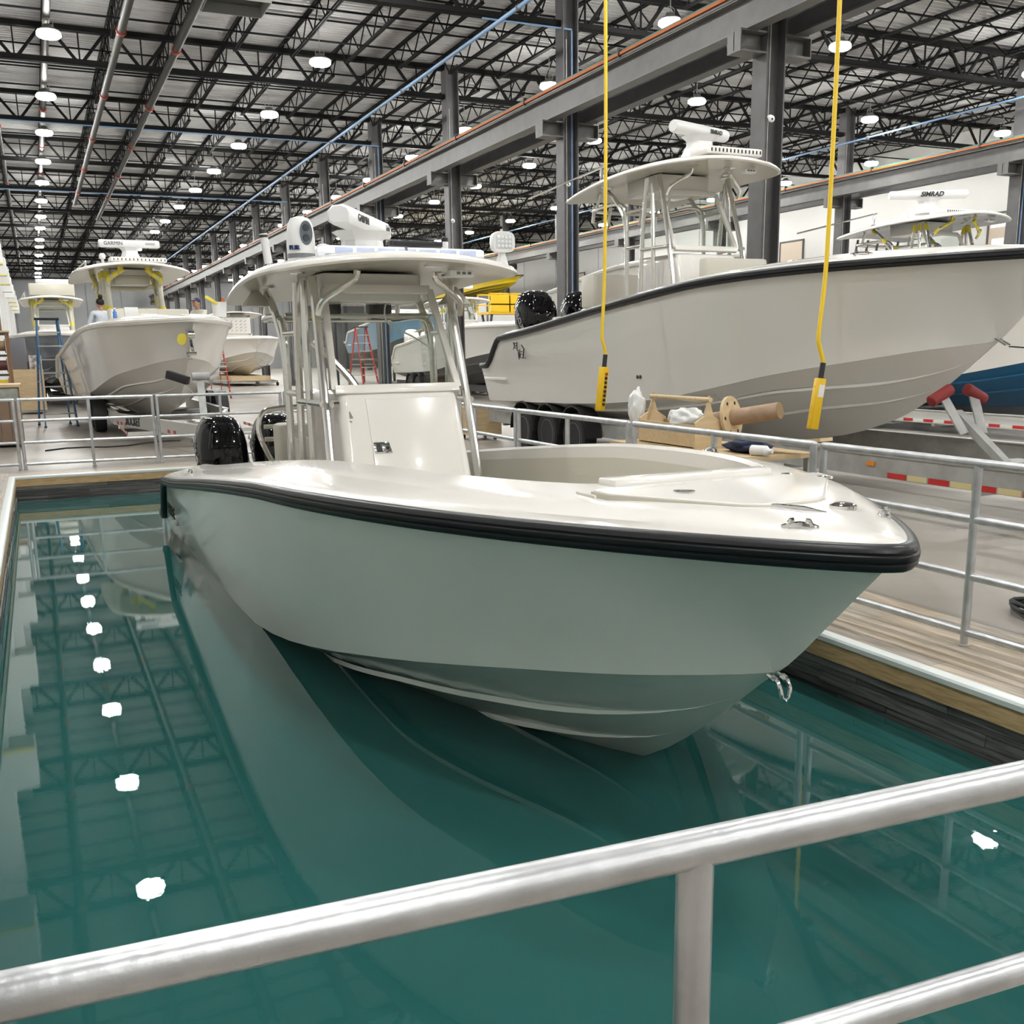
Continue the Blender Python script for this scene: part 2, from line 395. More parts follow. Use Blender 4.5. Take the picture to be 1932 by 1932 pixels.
# ------------------------------------------------------------------ roof
GY = [8.08 + 7.62 * k for k in range(-1, 15)]        # girder lines
CX = (-3.2, 12.04, 27.28)                            # column lines
def roof():
    X0, X1 = -4.6, 35.4
    z = 10.12; pts = []
    y = -16.
    while y < 118:
        pts += [(y, z), (y + .06, z), (y + .085, z + .06), (y + .185, z + .06)]; y += .21
    vs = []; fs = []
    for i, (yy, zz) in enumerate(pts):
        vs += [(X0, yy, zz), (X1, yy, zz)]
        if i: fs.append((2 * i - 2, 2 * i - 1, 2 * i + 1, 2 * i))
    ce = struct(MB().add(vs, fs).build('ceiling', M_deck_roof, smooth=False))
    o0 = ORG[ce.name]
    # girders (one per span and line)
    def girder(x0, x1):
        g = MB(); zb, zt = 8.98, 9.9
        g.box(x0, x1, -.10, -.03, zt - .13, zt); g.box(x0, x1, .03, .10, zt - .13, zt); g.box(x0, x1, -.10, .10, zt - .02, zt)
        g.box(x0, x1, -.10, -.03, zb, zb + .13); g.box(x0, x1, .03, .10, zb, zb + .13); g.box(x0, x1, -.10, .10, zb, zb + .02)
        x = 1.09 - 1.524 * 3 + .762
        x = x - .762
        while x < x1 + 1:
            for s_ in (-1, 1):
                q = x + s_ * .70
                if x0 < x < x1 and x0 < q < x1: g.beam((x + s_ * .1, 0, zt - .08), (q, 0, zb + .08), .075, .06, (0, 1, 0))
            q = x + .762
            if x0 < q < x1: g.beam((q, 0, zt - .08), (q, 0, zb + .08), .035, .035, (0, 1, 0))
            x += 1.524
        return g
    spans = [(-3.0, 11.86), (12.22, 27.1), (27.46, 35.38)]
    for si, (a, b) in enumerate(spans):
        first = None
        for y in GY:
            if y > 117.5: continue
            if first is None:
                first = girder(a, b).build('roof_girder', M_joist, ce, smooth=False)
                first.data.transform(Matrix.Translation((0, o0.y, 0))); first.location = (0, y - o0.y, 0)
            else:
                o = bpy.data.objects.new('roof_girder', first.data); COL.objects.link(o); o.parent = ce; o.location = (0, y - o0.y, 0)
    # joists
    def joist(m, x, y):
        L = 7.62; zt, zb = 10.11, 9.5
        m.box(x - .055, x - .015, y, y + L, zt - .055, zt); m.box(x + .015, x + .055, y, y + L, zt - .055, zt)
        m.box(x - .05, x - .012, y + .75, y + L - .75, zb, zb + .05); m.box(x + .012, x + .05, y + .75, y + L - .75, zb, zb + .05)
        n = 12; st = (L - .3) / n
        for i in range(n):
            a = y + .15 + i * st; up = i % 2 == 0
            m.beam((x, a, zt - .03 if up else zb + .02), (x, a + st, zb + .02 if up else zt - .03), .028, .028)
        for i in range(1, n, 2):
            a = y + .15 + i * st
        return m
    lines = [1.09 + 1.524 * k for k in range(-2, 22)]
    proto = None; rest = MB()
    for bi, y in enumerate(GY[:-1]):
        for x in lines:
            if any(abs(x - cx) < .2 for cx in CX): x += .25
            if bi < 12:
                if proto is None:
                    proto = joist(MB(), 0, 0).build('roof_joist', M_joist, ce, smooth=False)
                    proto.data.transform(Matrix.Translation((o0.x, o0.y, o0.z))); o = proto
                else:
                    o = bpy.data.objects.new('roof_joist', proto.data); COL.objects.link(o); o.parent = ce
                o.location = (x - o0.x, y - o0.y, -o0.z)
            else: joist(rest, x, y)
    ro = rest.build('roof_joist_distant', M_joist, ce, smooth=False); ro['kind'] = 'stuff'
    # bridging lines
    for y in GY[:-1]:
        for t in (.33, .66):
            yy = y + 7.62 * t
            MB().box(-4.4, 35.3, yy - .02, yy + .02, 9.48, 9.52).build('bridging_angle', M_joist, ce, smooth=False)
            MB().box(-4.4, 35.3, yy + .12, yy + .16, 10.02, 10.06).build('bridging_angle', M_joist, ce, smooth=False)
roof()

# ------------------------------------------------------------------ columns and crane runways
def columns():
    def isec(m, x, y, z0, z1):
        h, w, t = .20, .20, .025
        m.box(x - h, x - h + t, y - w, y + w, z0, z1); m.box(x + h - t, x + h, y - w, y + w, z0, z1); m.box(x - h + t, x + h - t, y - .012, y + .012, z0, z1)
    for ci, cx in enumerate(CX[1:]):
        for y in GY:
            if y < 5 or y > 117: continue
            m = MB(); isec(m, cx, y, 0, 9.95); m.box(cx - .28, cx + .28, y - .28, y + .28, 0, .03)
            co = struct(m.build('column', M_steel, smooth=False))
            for s_ in (-1, 1):
                b = MB(); x0, x1 = (cx + .2, cx + .75) if s_ > 0 else (cx - .75, cx - .2)
                b.box(x0, x1, y - .19, y + .19, 6.88, 6.91); b.box(x0, x1, y - .19, y + .19, 6.56, 6.59); b.box(x0, x1, y - .01, y + .01, 6.59, 6.88)
                xe = x1 if s_ > 0 else x0
                b.box(min(xe, xe - s_ * .02), max(xe, xe - s_ * .02), y - .19, y + .19, 6.59, 6.88)
                b.build('bracket', M_steel_l, co, smooth=False)
            if ci == 0 or y > 20:
                if abs(y - 23.3) < 1 or (ci == 0 and abs(y - 38.5) < 1): MB().cyl((cx + .06, y - .12, .3), (cx + .06, y - .12, 8.9), .02, 8).build('air_pipe', M_blue, co)
                MB().cyl((cx - .10, y - .15, .3), (cx - .10, y - .15, 8.7), .012, 8).build('conduit', M_galv, co)
            if ci == 0 and y < 40:
                cam = MB(); cam.cyl((cx - .12, y - .2, 5.55), (cx - .12, y - .26, 5.55), .035, 10); cam.ell((cx - .12, y - .28, 5.51), (.055, .055, .06), 12, 6)
                cb = cam.build('security_camera', M_white, co)
                MB().ell((cx - .14, y - .325, 5.50), (.02, .016, .02), 8, 4).build('lens', M_dark, cb)
    for cx in CX[1:]:
        for s_ in (-1, 1):
            xb = cx + s_ * .5; m = MB()
            m.box(xb - .13, xb + .13, -15, 117, 6.91, 6.94); m.box(xb - .012, xb + .012, -15, 117, 6.94, 7.44); m.box(xb - .13, xb + .13, -15, 117, 7.44, 7.48)
            m.box(xb - .15, xb + .15, -15, 117, 7.40, 7.42)
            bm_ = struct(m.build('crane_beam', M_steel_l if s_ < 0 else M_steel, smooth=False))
            MB().box(xb - .03, xb + .03, -15, 117, 7.48, 7.56).build('crane_rail', M_steel, bm_, smooth=False)
            if s_ < 0:
                MB().box(xb - .17, xb - .12, -15, 117, 7.49, 7.545).build('conductor_bar', M_orange, bm_, smooth=False)
                MB().box(xb - .11, xb - .07, -15, 117, 7.50, 7.60).build('conductor_guard', M_green, bm_, smooth=False)
                for k in range(24):
                    yy = 6 + k * 4.57
                    MB().box(xb - .19, xb - .06, yy, yy + .05, 7.46, 7.62).build('conductor_hanger', M_dark, bm_, smooth=False)
    # white encased columns with box heads along the left wall
    M_cw = mat('white_encased_column', (.72, .72, .71), .6)
    for y in GY:
        if y < 5 or y > 117: continue
        co = struct(MB().box(-3.6, -1.35, y - .35, y + .35, 0, 9.9).build('column', M_cw, smooth=False))
        MB().box(-2.6, -.86, y - .45, y + .45, 5.7, 6.6).build('column_head', M_cw, co, smooth=False)
        if int(y) % 2: MB().box(-2.62, -.84, y - .47, y - .452, 5.70, 5.76).build('edge_strip', M_tape, co, smooth=False)
columns()

# ------------------------------------------------------------------ services under the roof
def services():
    for i, (x, lab) in enumerate(((1.05, 'thick grey sprinkler main hung below the lamp row over the pool'), (2.5, 'grey sprinkler pipe with red couplings nearest the square duct unit, left one'),
                                  (3.8, 'grey sprinkler pipe with red couplings passing just beside the square duct unit'), (-.3, 'grey sprinkler pipe close to the white columns'))):
        r = .085 if i < 3 else .06; z = 9.3 if i in (0, 3) else 8.72
        root = empty('sprinkler_pipe', (x, 50, z), lab, 'pipe', 'sprinkler pipes under the roof')
        MB().cyl((x, 2 if i else 2, z), (x, 117 if i in (0, 3) else (62 if i == 2 else 56), z), r, 12).build('pipe_run', M_pipe, root)
        y = 12.5 + i * 1.1
        while y < 56:
            MB().cyl((x, y, z), (x, y + .09, z), r + .03, 12).build('coupling', M_red, root); y += 6.4
            hz = MB().cyl((x, y - 3, z), (x, y - 3, 9.52), .008, 6).build('hanger_rod', M_joist, root)
    for x, z, lab in ((9.85, 8.62, 'blue air line running the length of the hall beside the crane beam'), (26.4, 8.55, 'blue air line high up along the second crane runway')):
        root = empty('air_line', (x, 50, z), lab, 'pipe')
        MB().cyl((x, 3, z), (x, 116, z), .045 if x < 20 else .03, 10).build('pipe_run', M_blue, root)
        for k in range(14):
            MB().cyl((x, 6 + 7.62 * k, z), (x, 6.06 + 7.62 * k, z), .065, 10).build('joint_ring', M_steel_l, root)
    for y, x0, x1 in ((23.2, 9.85, 12.1), (38.3, -4, 12.1), (53.6, -4, 12.1)):
        tag(MB().cyl((x0, y, 8.93), (x1, y, 8.93), .02, 8).build('cross_air_line', M_blue),
            'thin blue air pipe crossing under the %s roof girder' % {23.2: 'nearest short', 38.3: 'middle', 53.6: 'far'}[y], 'pipe', 'thin blue cross pipes')
    # square duct unit
    root = empty('duct_unit', (4.55, 23.6, 8.75), 'square grey sheet metal duct outlet hung at the top edge', 'duct')
    M_sheet = mat('sheet_metal', (.46, .48, .46), .45, metal=.4)
    h = MB(); h.loft([[(3.95, 23.4, 8.75), (5.2, 23.4, 8.75), (5.2, 24.5, 8.75), (3.95, 24.5, 8.75)], [(3.9, 22.9, 9.5), (5.25, 22.9, 9.5), (5.25, 24.6, 9.5), (3.9, 24.6, 9.5)]], cap=False)
    h.build('hood', M_sheet, root, smooth=False, sol=.02)
    MB().box(4.0, 5.15, 23.45, 24.45, 8.95, 8.97).build('damper_plate', M_pipe, root, smooth=False)
    MB().box(4.1, 5.05, 23.2, 24.4, 9.5, 10.1).build('riser', M_sheet, root, smooth=False)
    for xx in (3.9, 5.25): MB().box(xx - .02, xx + .02, 22.85, 24.6, 9.46, 9.5).build('flange', M_galv, root, smooth=False)

    # lamps
    def lamp():
        r = empty('high_bay_lamp', (0, 0, 0))
        MB().lathe([(.05, .22), (.10, .21), (.12, .15), (.17, .13), (.23, .10), (.245, .08), (.245, .06), (.23, .05)], n=20).build('housing', M_steel_l, r)
        MB().lathe([(.225, .055), (.26, .04), (.265, -.02), (.22, -.06), (.05, -.065)], n=20).build('lens', M_lens, r)
        MB().lathe([(.045, -.055), (.045, -.075), (.0, -.075)], n=10).build('sensor', M_grey, r)
        MB().tube([(0, 0, .21), (0, 0, .5), (.0, 0, 1.25)], .01, 6).build('hook_rod', M_galv, r)
        MB().tube([(-.11, 0, .16), (-.11, 0, .3), (0, 0, .36), (.11, 0, .3), (.11, 0, .16)], .009, 6).build('bail', M_galv, r)
        return r
    p = lamp(); first = True
    ys = [-9.5, -3.5, 2.8, 9.1, 15.4, 21.7, 27.9, 34.3, 39.7, 45.4, 50.8, 56.6, 62.9, 68.5, 75.3, 80.1, 86.7, 94., 99.7, 105.5, 110.6]
    rows = [(1.06, 'round high bay lamp above the pool'), (7.35, 'round high bay lamp over the aisle'),
            (13.84, 'round high bay lamp behind the near crane beam'), (18.78, 'round high bay lamp in the middle row'),
            (25.53, 'round high bay lamp by the second crane runway')]
    rows.append((31.6, 'round high bay lamp by the white side wall'))
    ordw = 'first second third fourth fifth sixth seventh eighth ninth tenth eleventh twelfth thirteenth fourteenth fifteenth sixteenth seventeenth eighteenth'.split()
    start = {1.06: 15, 7.35: 21, 13.84: 21, 18.78: 21, 25.53: 27, 31.6: 33}
    for x, lab in rows:
        k = 0
        for y in ys:
            if x > 30 and y > 60: continue
            loc = (x, y, 8.86)
            if first: o = p; o.location = loc; first = False
            else: o = copy_tree(p, loc)
            l2 = lab.replace('round high bay lamp', 'high bay lamp')
            if y > start[x]: l2 += ', %s one showing' % ordw[k]; k += 1
            else: l2 += ', overhead out of view'
            tag(o, l2, 'lamp', 'high bay lamps')
services()

# ------------------------------------------------------------------ railings
RZ = (1.05, .735, .41, .085)
def rail_panel(a, b, mids, lab, grp, r=.0255, rails=RZ):
    a, b = V(a), V(b); root = empty('guard_railing', ((a + b) / 2), lab, 'railing', grp)
    d = (b - a).normalized()
    L = (b - a).length
    # top rail with turned-down ends
    for k, z in enumerate(rails):
        m = MB().cyl(a + V((0, 0, z)), b + V((0, 0, z)), r if k == 0 else r * .86, 14)
        if k == 0:
            m.ell(a + V((0, 0, z)), (r, r, r), 12, 6); m.ell(b + V((0, 0, z)), (r, r, r), 12, 6)
        m.build('top_rail' if k == 0 else 'rail', M_alu, root)
    for t in [0] + mids + [L]:
        p_ = a + d * t
        MB().cyl(p_, p_ + V((0, 0, rails[0])), r * .95, 14).build('post', M_alu, root)
        MB().lathe([(r * 1.25, .003), (r * 1.25, .012), (r * 1.0, .016)], p_, n=14).build('base_ring', M_galv, root)
    return root
G = 'guard railings around the test pool'
ordn = {5.35: 'guard railing beside the bow of the pool boat', 7.78: 'guard railing in front of the wooden tool caddy', 10.2: 'guard railing in front of the triple-axle trailer wheels',
        12.65: 'guard railing on the right side of pool, farthest panel', 2.88: 'guard railing to the right of the bow, nearest side panel'}
for y0, y1, mid in ((2.95, 5.35, 1.14), (5.45, 7.78, 1.14), (7.88, 10.2, 1.17), (10.28, 12.62, 1.17), (12.7, 15.0, 1.17), (15.1, 17.3, 1.1), (.55, 2.87, 1.15)):
    lab = {5.35: 'galvanised pipe railing beside the pool boat bow with a post on bare planks', 7.78: 'galvanised pipe railing in front of the wooden tool caddy',
           10.2: 'galvanised pipe railing in front of the three trailer wheels', 12.62: 'galvanised pipe railing panel partly hidden by the pool boat console',
           15.0: 'galvanised pipe railing panel hidden behind the pool boat outboards', 17.3: 'galvanised pipe railing panel at the far right pool corner', 2.87: 'galvanised pipe railing panel at the near right pool corner'}[y1]
    rail_panel((4.66, y0, 0), (4.66, y1, 0), [mid], lab, G)
for x0, x1, lab in ((-.30, 1.60, 'galvanised pipe railing across the far pool end, in front of the blue ladder'), (1.67, 3.61, 'galvanised pipe railing across the far pool end, behind the outboards'),
                    (3.68, 4.6, 'short galvanised pipe railing at the far pool end behind the console'), (-2.25, -.37, 'galvanised pipe railing at the far pool end by the left edge')):
    rail_panel((x0, 17.4, 0), (x1, 17.4, 0), [.97] if x1 - x0 > 1.2 else [], lab, G)
rail_panel((-1.72, 1.19, 0), (3.05, .905, 0), [2.45], 'thick galvanised pipe railing close to the viewer, across the near pool end', G, .0268, (1.05, .715, .39, .085))
# ------------------------------------------------------------------ boats
# every boat is laid out in the frame of the pool boat: centre line x = CL, bow tip y = BY, z as the hall's
CL, BY = 2.605, 2.60
def cr(pts, n):
    # Catmull-Rom resample of a polyline of tuples into n*(len-1)+1 points
    P = [V(p) for p in pts]; out = []
    for i in range(len(P) - 1):
        a, b, c_, d = P[max(i - 1, 0)], P[i], P[i + 1], P[min(i + 2, len(P) - 1)]
        for k in range(n):
            t = k / n
            out.append(.5 * ((2 * b) + (c_ - a) * t + (2 * a - 5 * b + 4 * c_ - d) * t * t + (3 * b - a - 3 * c_ + d) * t ** 3))
    out.append(P[-1]); return out
HS = [(0, .035), (.03, .075), (.2, .225), (.5, .44), (.9, .69), (1.4, .955), (2.0, 1.20), (2.7, 1.38), (3.5, 1.47), (4.6, 1.51), (7, 1.50), (9.03, 1.47), (9.95, 1.44)]
ZS = [(0, .985), (.5, .978), (1.4, .966), (2.1, .955), (2.9, .93), (3.75, .885), (5.5, .72), (8, .455), (9.03, .37)]
HC = [(.0, 0), (.6, 0), (.72, .12), (1.07, .43), (1.61, .68), (2.26, .96), (2.82, 1.10), (3.62, 1.20), (4.73, 1.26), (6.5, 1.3), (9.95, 1.29)]
ZC = [(.6, .40), (.72, .375), (1.07, .32), (1.61, .23), (2.26, .125), (2.82, .03), (3.62, -.12), (4.73, -.29), (6.5, -.42), (9.95, -.5)]
ZK = [(0, .985), (.05, .93), (.19, .79), (.36, .62), (.52, .463), (.68, .34), (.94, .126), (1.24, -.104), (1.52, -.283), (1.9, -.46), (2.6, -.66), (4, -.82), (9.95, -.93)]
SP = [(0, -.01), (.075, .03), (.225, .2), (.44, .5), (.69, .9), (.955, 1.4), (1.20, 2.0), (1.38, 2.7), (1.47, 3.5), (1.51, 4.6), (1.50, 7), (1.47, 9.03)]
KP = [(0, .50), (.12, .505), (.26, .55), (.40, .66), (.56, .86), (.80, 1.36), (1.0, 2.0), (1.13, 2.7), (1.23, 3.4), (1.29, 4.5), (1.28, 7), (1.25, 9.03)]
IP = [(0, 1.30), (.2, 1.30), (.36, 1.30), (.44, 1.32), (.53, 1.40), (.68, 1.68), (.84, 2.15), (.95, 2.8), (1.02, 3.5), (1.08, 4.6), (1.08, 7), (1.05, 9.0)]

class Boat:
    def __init__(s, name, label, pos=None, sc=(1, 1, 1), cat='boat', zup=0., group=None, yaw=0.):
        # pos: world place of the bow tip foot (x, y, keel z)
        if pos is None: s.M = Matrix.Identity(4); s.root = empty(name, (CL, 7.2, -.9), label, cat, group)
        else:
            s.M = Matrix.Translation(V(pos)) @ Matrix.Rotation(yaw, 4, 'Z') @ Matrix.Diagonal((*sc, 1)) @ Matrix.Translation((-CL, -BY, .93))
            s.root = empty(name, (pos[0], pos[1] + 5 * sc[1], pos[2]), label, cat, group)
        s.fb = zup      # extra freeboard
    def b(s, mb, name, m, parent=None, **k):
        return mb.xf(s.M).build(name, m, parent or s.root, **k)
    def t(s, name, body, size, fr, m, parent=None, **k):
        return text(name, body, size, s.M @ fr, m, parent or s.root, **k)
    def zs(s, d):
        return lerp_tab(ZS, d) + s.fb
    def hull(s, m, mrail, mdeck, mbot=None, mlin=None, step=True):
        ds = [0, .02, .05, .1, .19, .28, .36, .45, .54, .62, .70, .82, .94, 1.07, 1.24, 1.4, 1.6, 1.8, 2.0, 2.3, 2.6, 2.9, 3.3, 3.75, 4.2, 4.7, 5.3, 6, 7, 8, 8.6, 9.03, 9.12, 9.3, 9.5, 9.68, 9.78, 9.95]
        def zst(d):
            z = s.zs(min(d, 9.03))
            if d > 9.03 and step:
                t = min(1, max(0, (d - 9.06) / .66)); z = z + (-.10 - .37) * (t * t * (3 - 2 * t) if t < 1 else 1)
            return z
        rs = []; rb = []
        ns = 9
        for d in ds:
            h, z = lerp_tab(HS, d), zst(d); zk = lerp_tab(ZK, d); hc = lerp_tab(HC, d); zc = lerp_tab(ZC, d) if d >= .6 else zk
            if d < .6: hc = 0
            if hc < .01: zc = max(zc, zk) if d >= .6 else zk
            zk += s.fb * max(0, 1 - d / .6) if d < .6 else 0
            pw = 1.0 + .55 * max(0, 1 - d / 4.5)
            side = []
            for i in range(ns):
                t = i / (ns - 1); side.append((hc + (h - hc) * t ** pw, zc + (z - zc) * t))
            bt = [(0, zk), (hc * .35, zk + (zc - zk) * .33), (hc * .7, zk + (zc - zk) * .68), (hc * .97, zc - .015 * min(1, hc)), (hc, zc)]
            y = BY + d
            ring = [(CL - x, y, zz) for x, zz in side[::-1]] + [(CL + x, y, zz) for x, zz in side]
            rs.append((ring[:ns], ring[ns:]))
            rb.append([(CL - x, y, zz) for x, zz in bt[::-1]] + [(CL + x, y, zz) for x, zz in bt[1:]])
        a = MB(); a.loft([r[0] for r in rs], closed=False); a.loft([r[1] for r in rs], closed=False)
        # blunt stem head and transom
        a.add(rs[0][0] + rs[0][1], [tuple(range(2 * ns))])
        n = len(a.v); a.add(rs[-1][0] + rs[-1][1] + rb[-1][1:-1], [tuple(range(2 * ns)) + tuple(2 * ns + i for i in range(len(rb[-1]) - 2))[::-1]])
        H = s.b(a, 'hull', m, ang=25)
        bo = MB().loft(rb, closed=False)
        s.b(bo, 'hull_bottom', mbot or m, H if False else s.root, ang=18)
        # spray strakes
        for tab, d0 in (([(.85, .12), (1.2, .40), (1.6, .56), (2.2, .70), (3, .78), (9.7, .78)], .85), ([(1.25, .10), (1.6, .24), (2, .35), (2.6, .44), (9.7, .46)], 1.25)):
            for sg in (-1, 1):
                rings = []; dd = d0
                while dd < 9.6:
                    fr = lerp_tab(tab, dd); zk = lerp_tab(ZK, dd); hc = lerp_tab(HC, dd); zc = lerp_tab(ZC, dd); q = min(1, (dd - d0) / .9) * .95 + .05
                    x = hc * fr; zz = zk + (zc - zk) * fr * .975; w = .055 * q
                    rings.append([(CL + sg * (x + w * .55), BY + dd, zz + w * .34), (CL + sg * (x + w * .62), BY + dd, zz - .012 * q), (CL + sg * (x - w * .5), BY + dd, zz - w * .42)])
                    dd += .16 if dd < 4 else .8
                s.b(MB().loft(rings), 'spray_strake', mbot or m)
        s.H = H
        # rub rail: one band round the bow, down the quarter steps and along the low transom corner
        P = [(x, d, zst(d)) for x, d in [(v.x, v.y) for v in cr([(x, d, 0) for x, d in SP], 4)]]
        if step: P += [(1.465, 9.09, zst(9.09)), (1.463, 9.2, zst(9.2)), (1.46, 9.35, zst(9.35)), (1.455, 9.5, zst(9.5)), (1.45, 9.65, zst(9.65)), (1.445, 9.75, zst(9.75)), (1.44, 9.93, zst(9.93))]
        full = [V((CL - x, BY + d, z)) for x, d, z in P[::-1]] + [V((CL + x, BY + d, z)) for x, d, z in P[1:]]
        prof = [(-.01, -.048), (.028, -.046), (.042, -.03), (.044, -.02), (.037, -.014), (.046, -.008), (.048, .01), (.04, .016), (.044, .024), (.036, .042), (.018, .05), (-.01, .05)]
        rings = []
        for i, p_ in enumerate(full):
            q0, q1 = full[max(i - 1, 0)], full[min(i + 1, len(full) - 1)]
            t = (q1 - q0).normalized(); n_ = V((t.y, -t.x, 0))
            n_ = -n_ if (n_.x * (p_.x - CL) + n_.y * (p_.y - BY - 3)) < 0 else n_
            n_ = n_.normalized() if n_.length > 1e-4 else V((1, 0, 0)); up = t.cross(n_).normalized(); up = up if up.z > 0 or abs(up.z) < .2 and up.y > 0 else -up
            rings.append([p_ + n_ * a_ + up * b_ for a_, b_ in prof])
        s.b(MB().loft(rings), 'rub_rail', mrail, ang=50)
        # deck cap
        n = 4
        Sp = [(v.x, v.y) for v in cr([(x, d, 0) for x, d in SP], n)]; Kp = [(v.x, v.y) for v in cr([(x, d, 0) for x, d in KP], n)]; Ip = [(v.x, v.y) for v in cr([(x, d, 0) for x, d in IP], n)]
        def dz(d): return s.zs(d) + .05
        rows = []
        for (sx, sd), (kx, kd), (ix, id_) in zip(Sp, Kp, Ip):
            zs_, zk_, zi = dz(sd), dz(kd) + .062, dz(id_) + .105
            r = []
            r.append((sx + .01, sd, zs_ - .03)); r.append((sx - .0, sd, zs_)); r.append((sx - .02 * (1 if sx > .05 else 0), sd + (.02 if sx < .3 else 0), zs_ + .012))
            for t in (.25, .5, .75, .93): r.append((sx + (kx - sx) * t, sd + (kd - sd) * t, zs_ + .012 + (zk_ - zs_ - .012) * t))
            r.append((kx, kd, zk_)); r.append((kx + (ix - kx) * .06, kd + (id_ - kd) * .06, zk_ + .006))
            for t in (.35, .7, .95): r.append((kx + (ix - kx) * t, kd + (id_ - kd) * t, zk_ + .006 + (zi - zk_ - .006) * t))
            r.append((ix, id_, zi)); r.append((ix - .02, id_ + (.02 if ix < .6 else 0), zi - .02)); r.append((ix - .02, id_ + (.02 if ix < .6 else 0), zi - .10))
            rows.append(r)
        D = MB()
        for sg in (1, -1): D.loft([[(CL + sg * max(x, 0), BY + d, z) for x, d, z in r] for r in rows], closed=False)
        s.deck = s.b(D, 'deck_cap', mdeck, ang=28)
        # liner: inner sides and cockpit sole
        Lr = []; SO = [(0, .45), (2.0, .42), (3.2, .22), (4.5, .02), (6, -.1), (10, -.12)]
        for r in rows:
            x, d, z = r[-1]; so = lerp_tab(SO, d)
            Lr.append([(x, d, z), (x - .015, d + (.02 if x < .6 else 0), z * .6 + so * .4), (max(x - .05, 0), d + (.1 if x < .6 else 0), so + .06), (max(x - .1, 0), d + (.14 if x < .6 else 0), so)])
        Lm = MB()
        for sg in (1, -1): Lm.loft([[(CL + sg * x, BY + d, z) for x, d, z in r] for r in Lr], closed=False)
        Lm.loft([[(CL - r[-1][0], BY + r[-1][1], r[-1][2]), (CL + r[-1][0], BY + r[-1][1], r[-1][2])] for r in Lr], closed=False)
        Lm.box(CL - 1.0, CL + 1.0, BY + 8.98, BY + 9.1, so, .30 + s.fb)      # aft bulkhead
        s.b(Lm, 'cockpit_liner', mlin or M_beige, ang=30)
        if step:
            t_ = MB(); t_.box(CL - 1.40, CL + 1.40, BY + 9.06, BY + 9.93, -.14 + s.fb * .0, -.09)
            s.b(t_, 'swim_platform', mdeck, bevel=.01)

    # ------------ hard top, tubes
    def ttop(s, my0=0., z0=0., tape=False, box=True, under=None, wid=1.):
        out = [(0, 7.40), (.4, 7.43), (.75, 7.52), (.95, 7.68), (1.04, 7.95), (1.06, 8.6), (1.04, 9.4), (.99, 10.1), (.9, 10.36), (.6, 10.44), (0, 10.46)]
        o = [(v.x * wid, v.y + my0) for v in cr([(x, y, 0) for x, y in out], 4)]
        full = [(x, y) for x, y in o] + [(-x, y) for x, y in o[::-1][1:-1]]
        def zt(x, y):
            yy = y - my0
            return z0 + 2.415 - .115 * (x / 1.05) ** 2 - (.155 * ((yy - 8.3) / 2) ** 2 if yy > 8.3 else .03 * ((8.3 - yy) / .9) ** 2)
        cy = 8.9 + my0
        def ring(k, dz): return [(CL + x * k, cy + (y - cy) * k, zt(x * k, cy + (y - cy) * k) + dz) for x, y in full]
        R = MB()
        R.loft([ring(.0001, .03), ring(.5, .03), ring(.8, .026), ring(.95, .018), ring(.985, .006), ring(1., -.012), ring(1.003, -.028), ring(.985, -.045)], cap=False)
        s.top = s.b(R, 'hard_top', M_gel, ang=40)
        U = MB(); U.loft([ring(.985, -.045), ring(.9, -.05), ring(.72, -.055), ring(.4, -.06), ring(.0001, -.06)], cap=False)
        s.b(U, 'top_underside', under or M_beige, s.top, ang=40)
        s.zt = zt
        y = my0
        if box:
            B = MB(); B.rbox((CL - .02, 8.95 + y, 2.21 + z0), (.43, .42, .115), .05)
            s.b(B, 'overhead_box', M_gel, s.top)
        s.b(MB().rbox((CL + .45, 7.72 + y, 2.272 + z0), (.10, .05, .028), .02), 'dome_light', M_white, s.top)
        for k in range(3): s.b(MB().box(CL + .395 + k * .045, CL + .425 + k * .045, 7.668 + y, 7.676 + y, 2.265 + z0, 2.285 + z0), 'light_slot', M_grey, s.top)
    def tube(s, pts, r=.03, n=3, name='frame_tube', m=None, taped=0, parent=None):
        P = cr(pts, 5) if n else [V(p) for p in pts]
        o = s.b(MB().tube(P, r, 10), name, m or M_ss, parent)
        if taped:
            for k in range(taped):
                t = (k + .6) / taped; i = min(int(t * (len(P) - 1)), len(P) - 2); a, b_ = P[i], P[i + 1]
                d_ = (b_ - a).normalized()
                s.b(MB().cyl(a, a + d_ * .13, r * 1.16, 10), 'tape_wrap', M_tape, o)
        return o
    def flange(s, p_):
        s.b(MB().lathe([(.075, 0), (.075, .012), (.045, .02)], (p_[0], p_[1], p_[2] - .012), n=14), 'flange', M_ss, s.top)
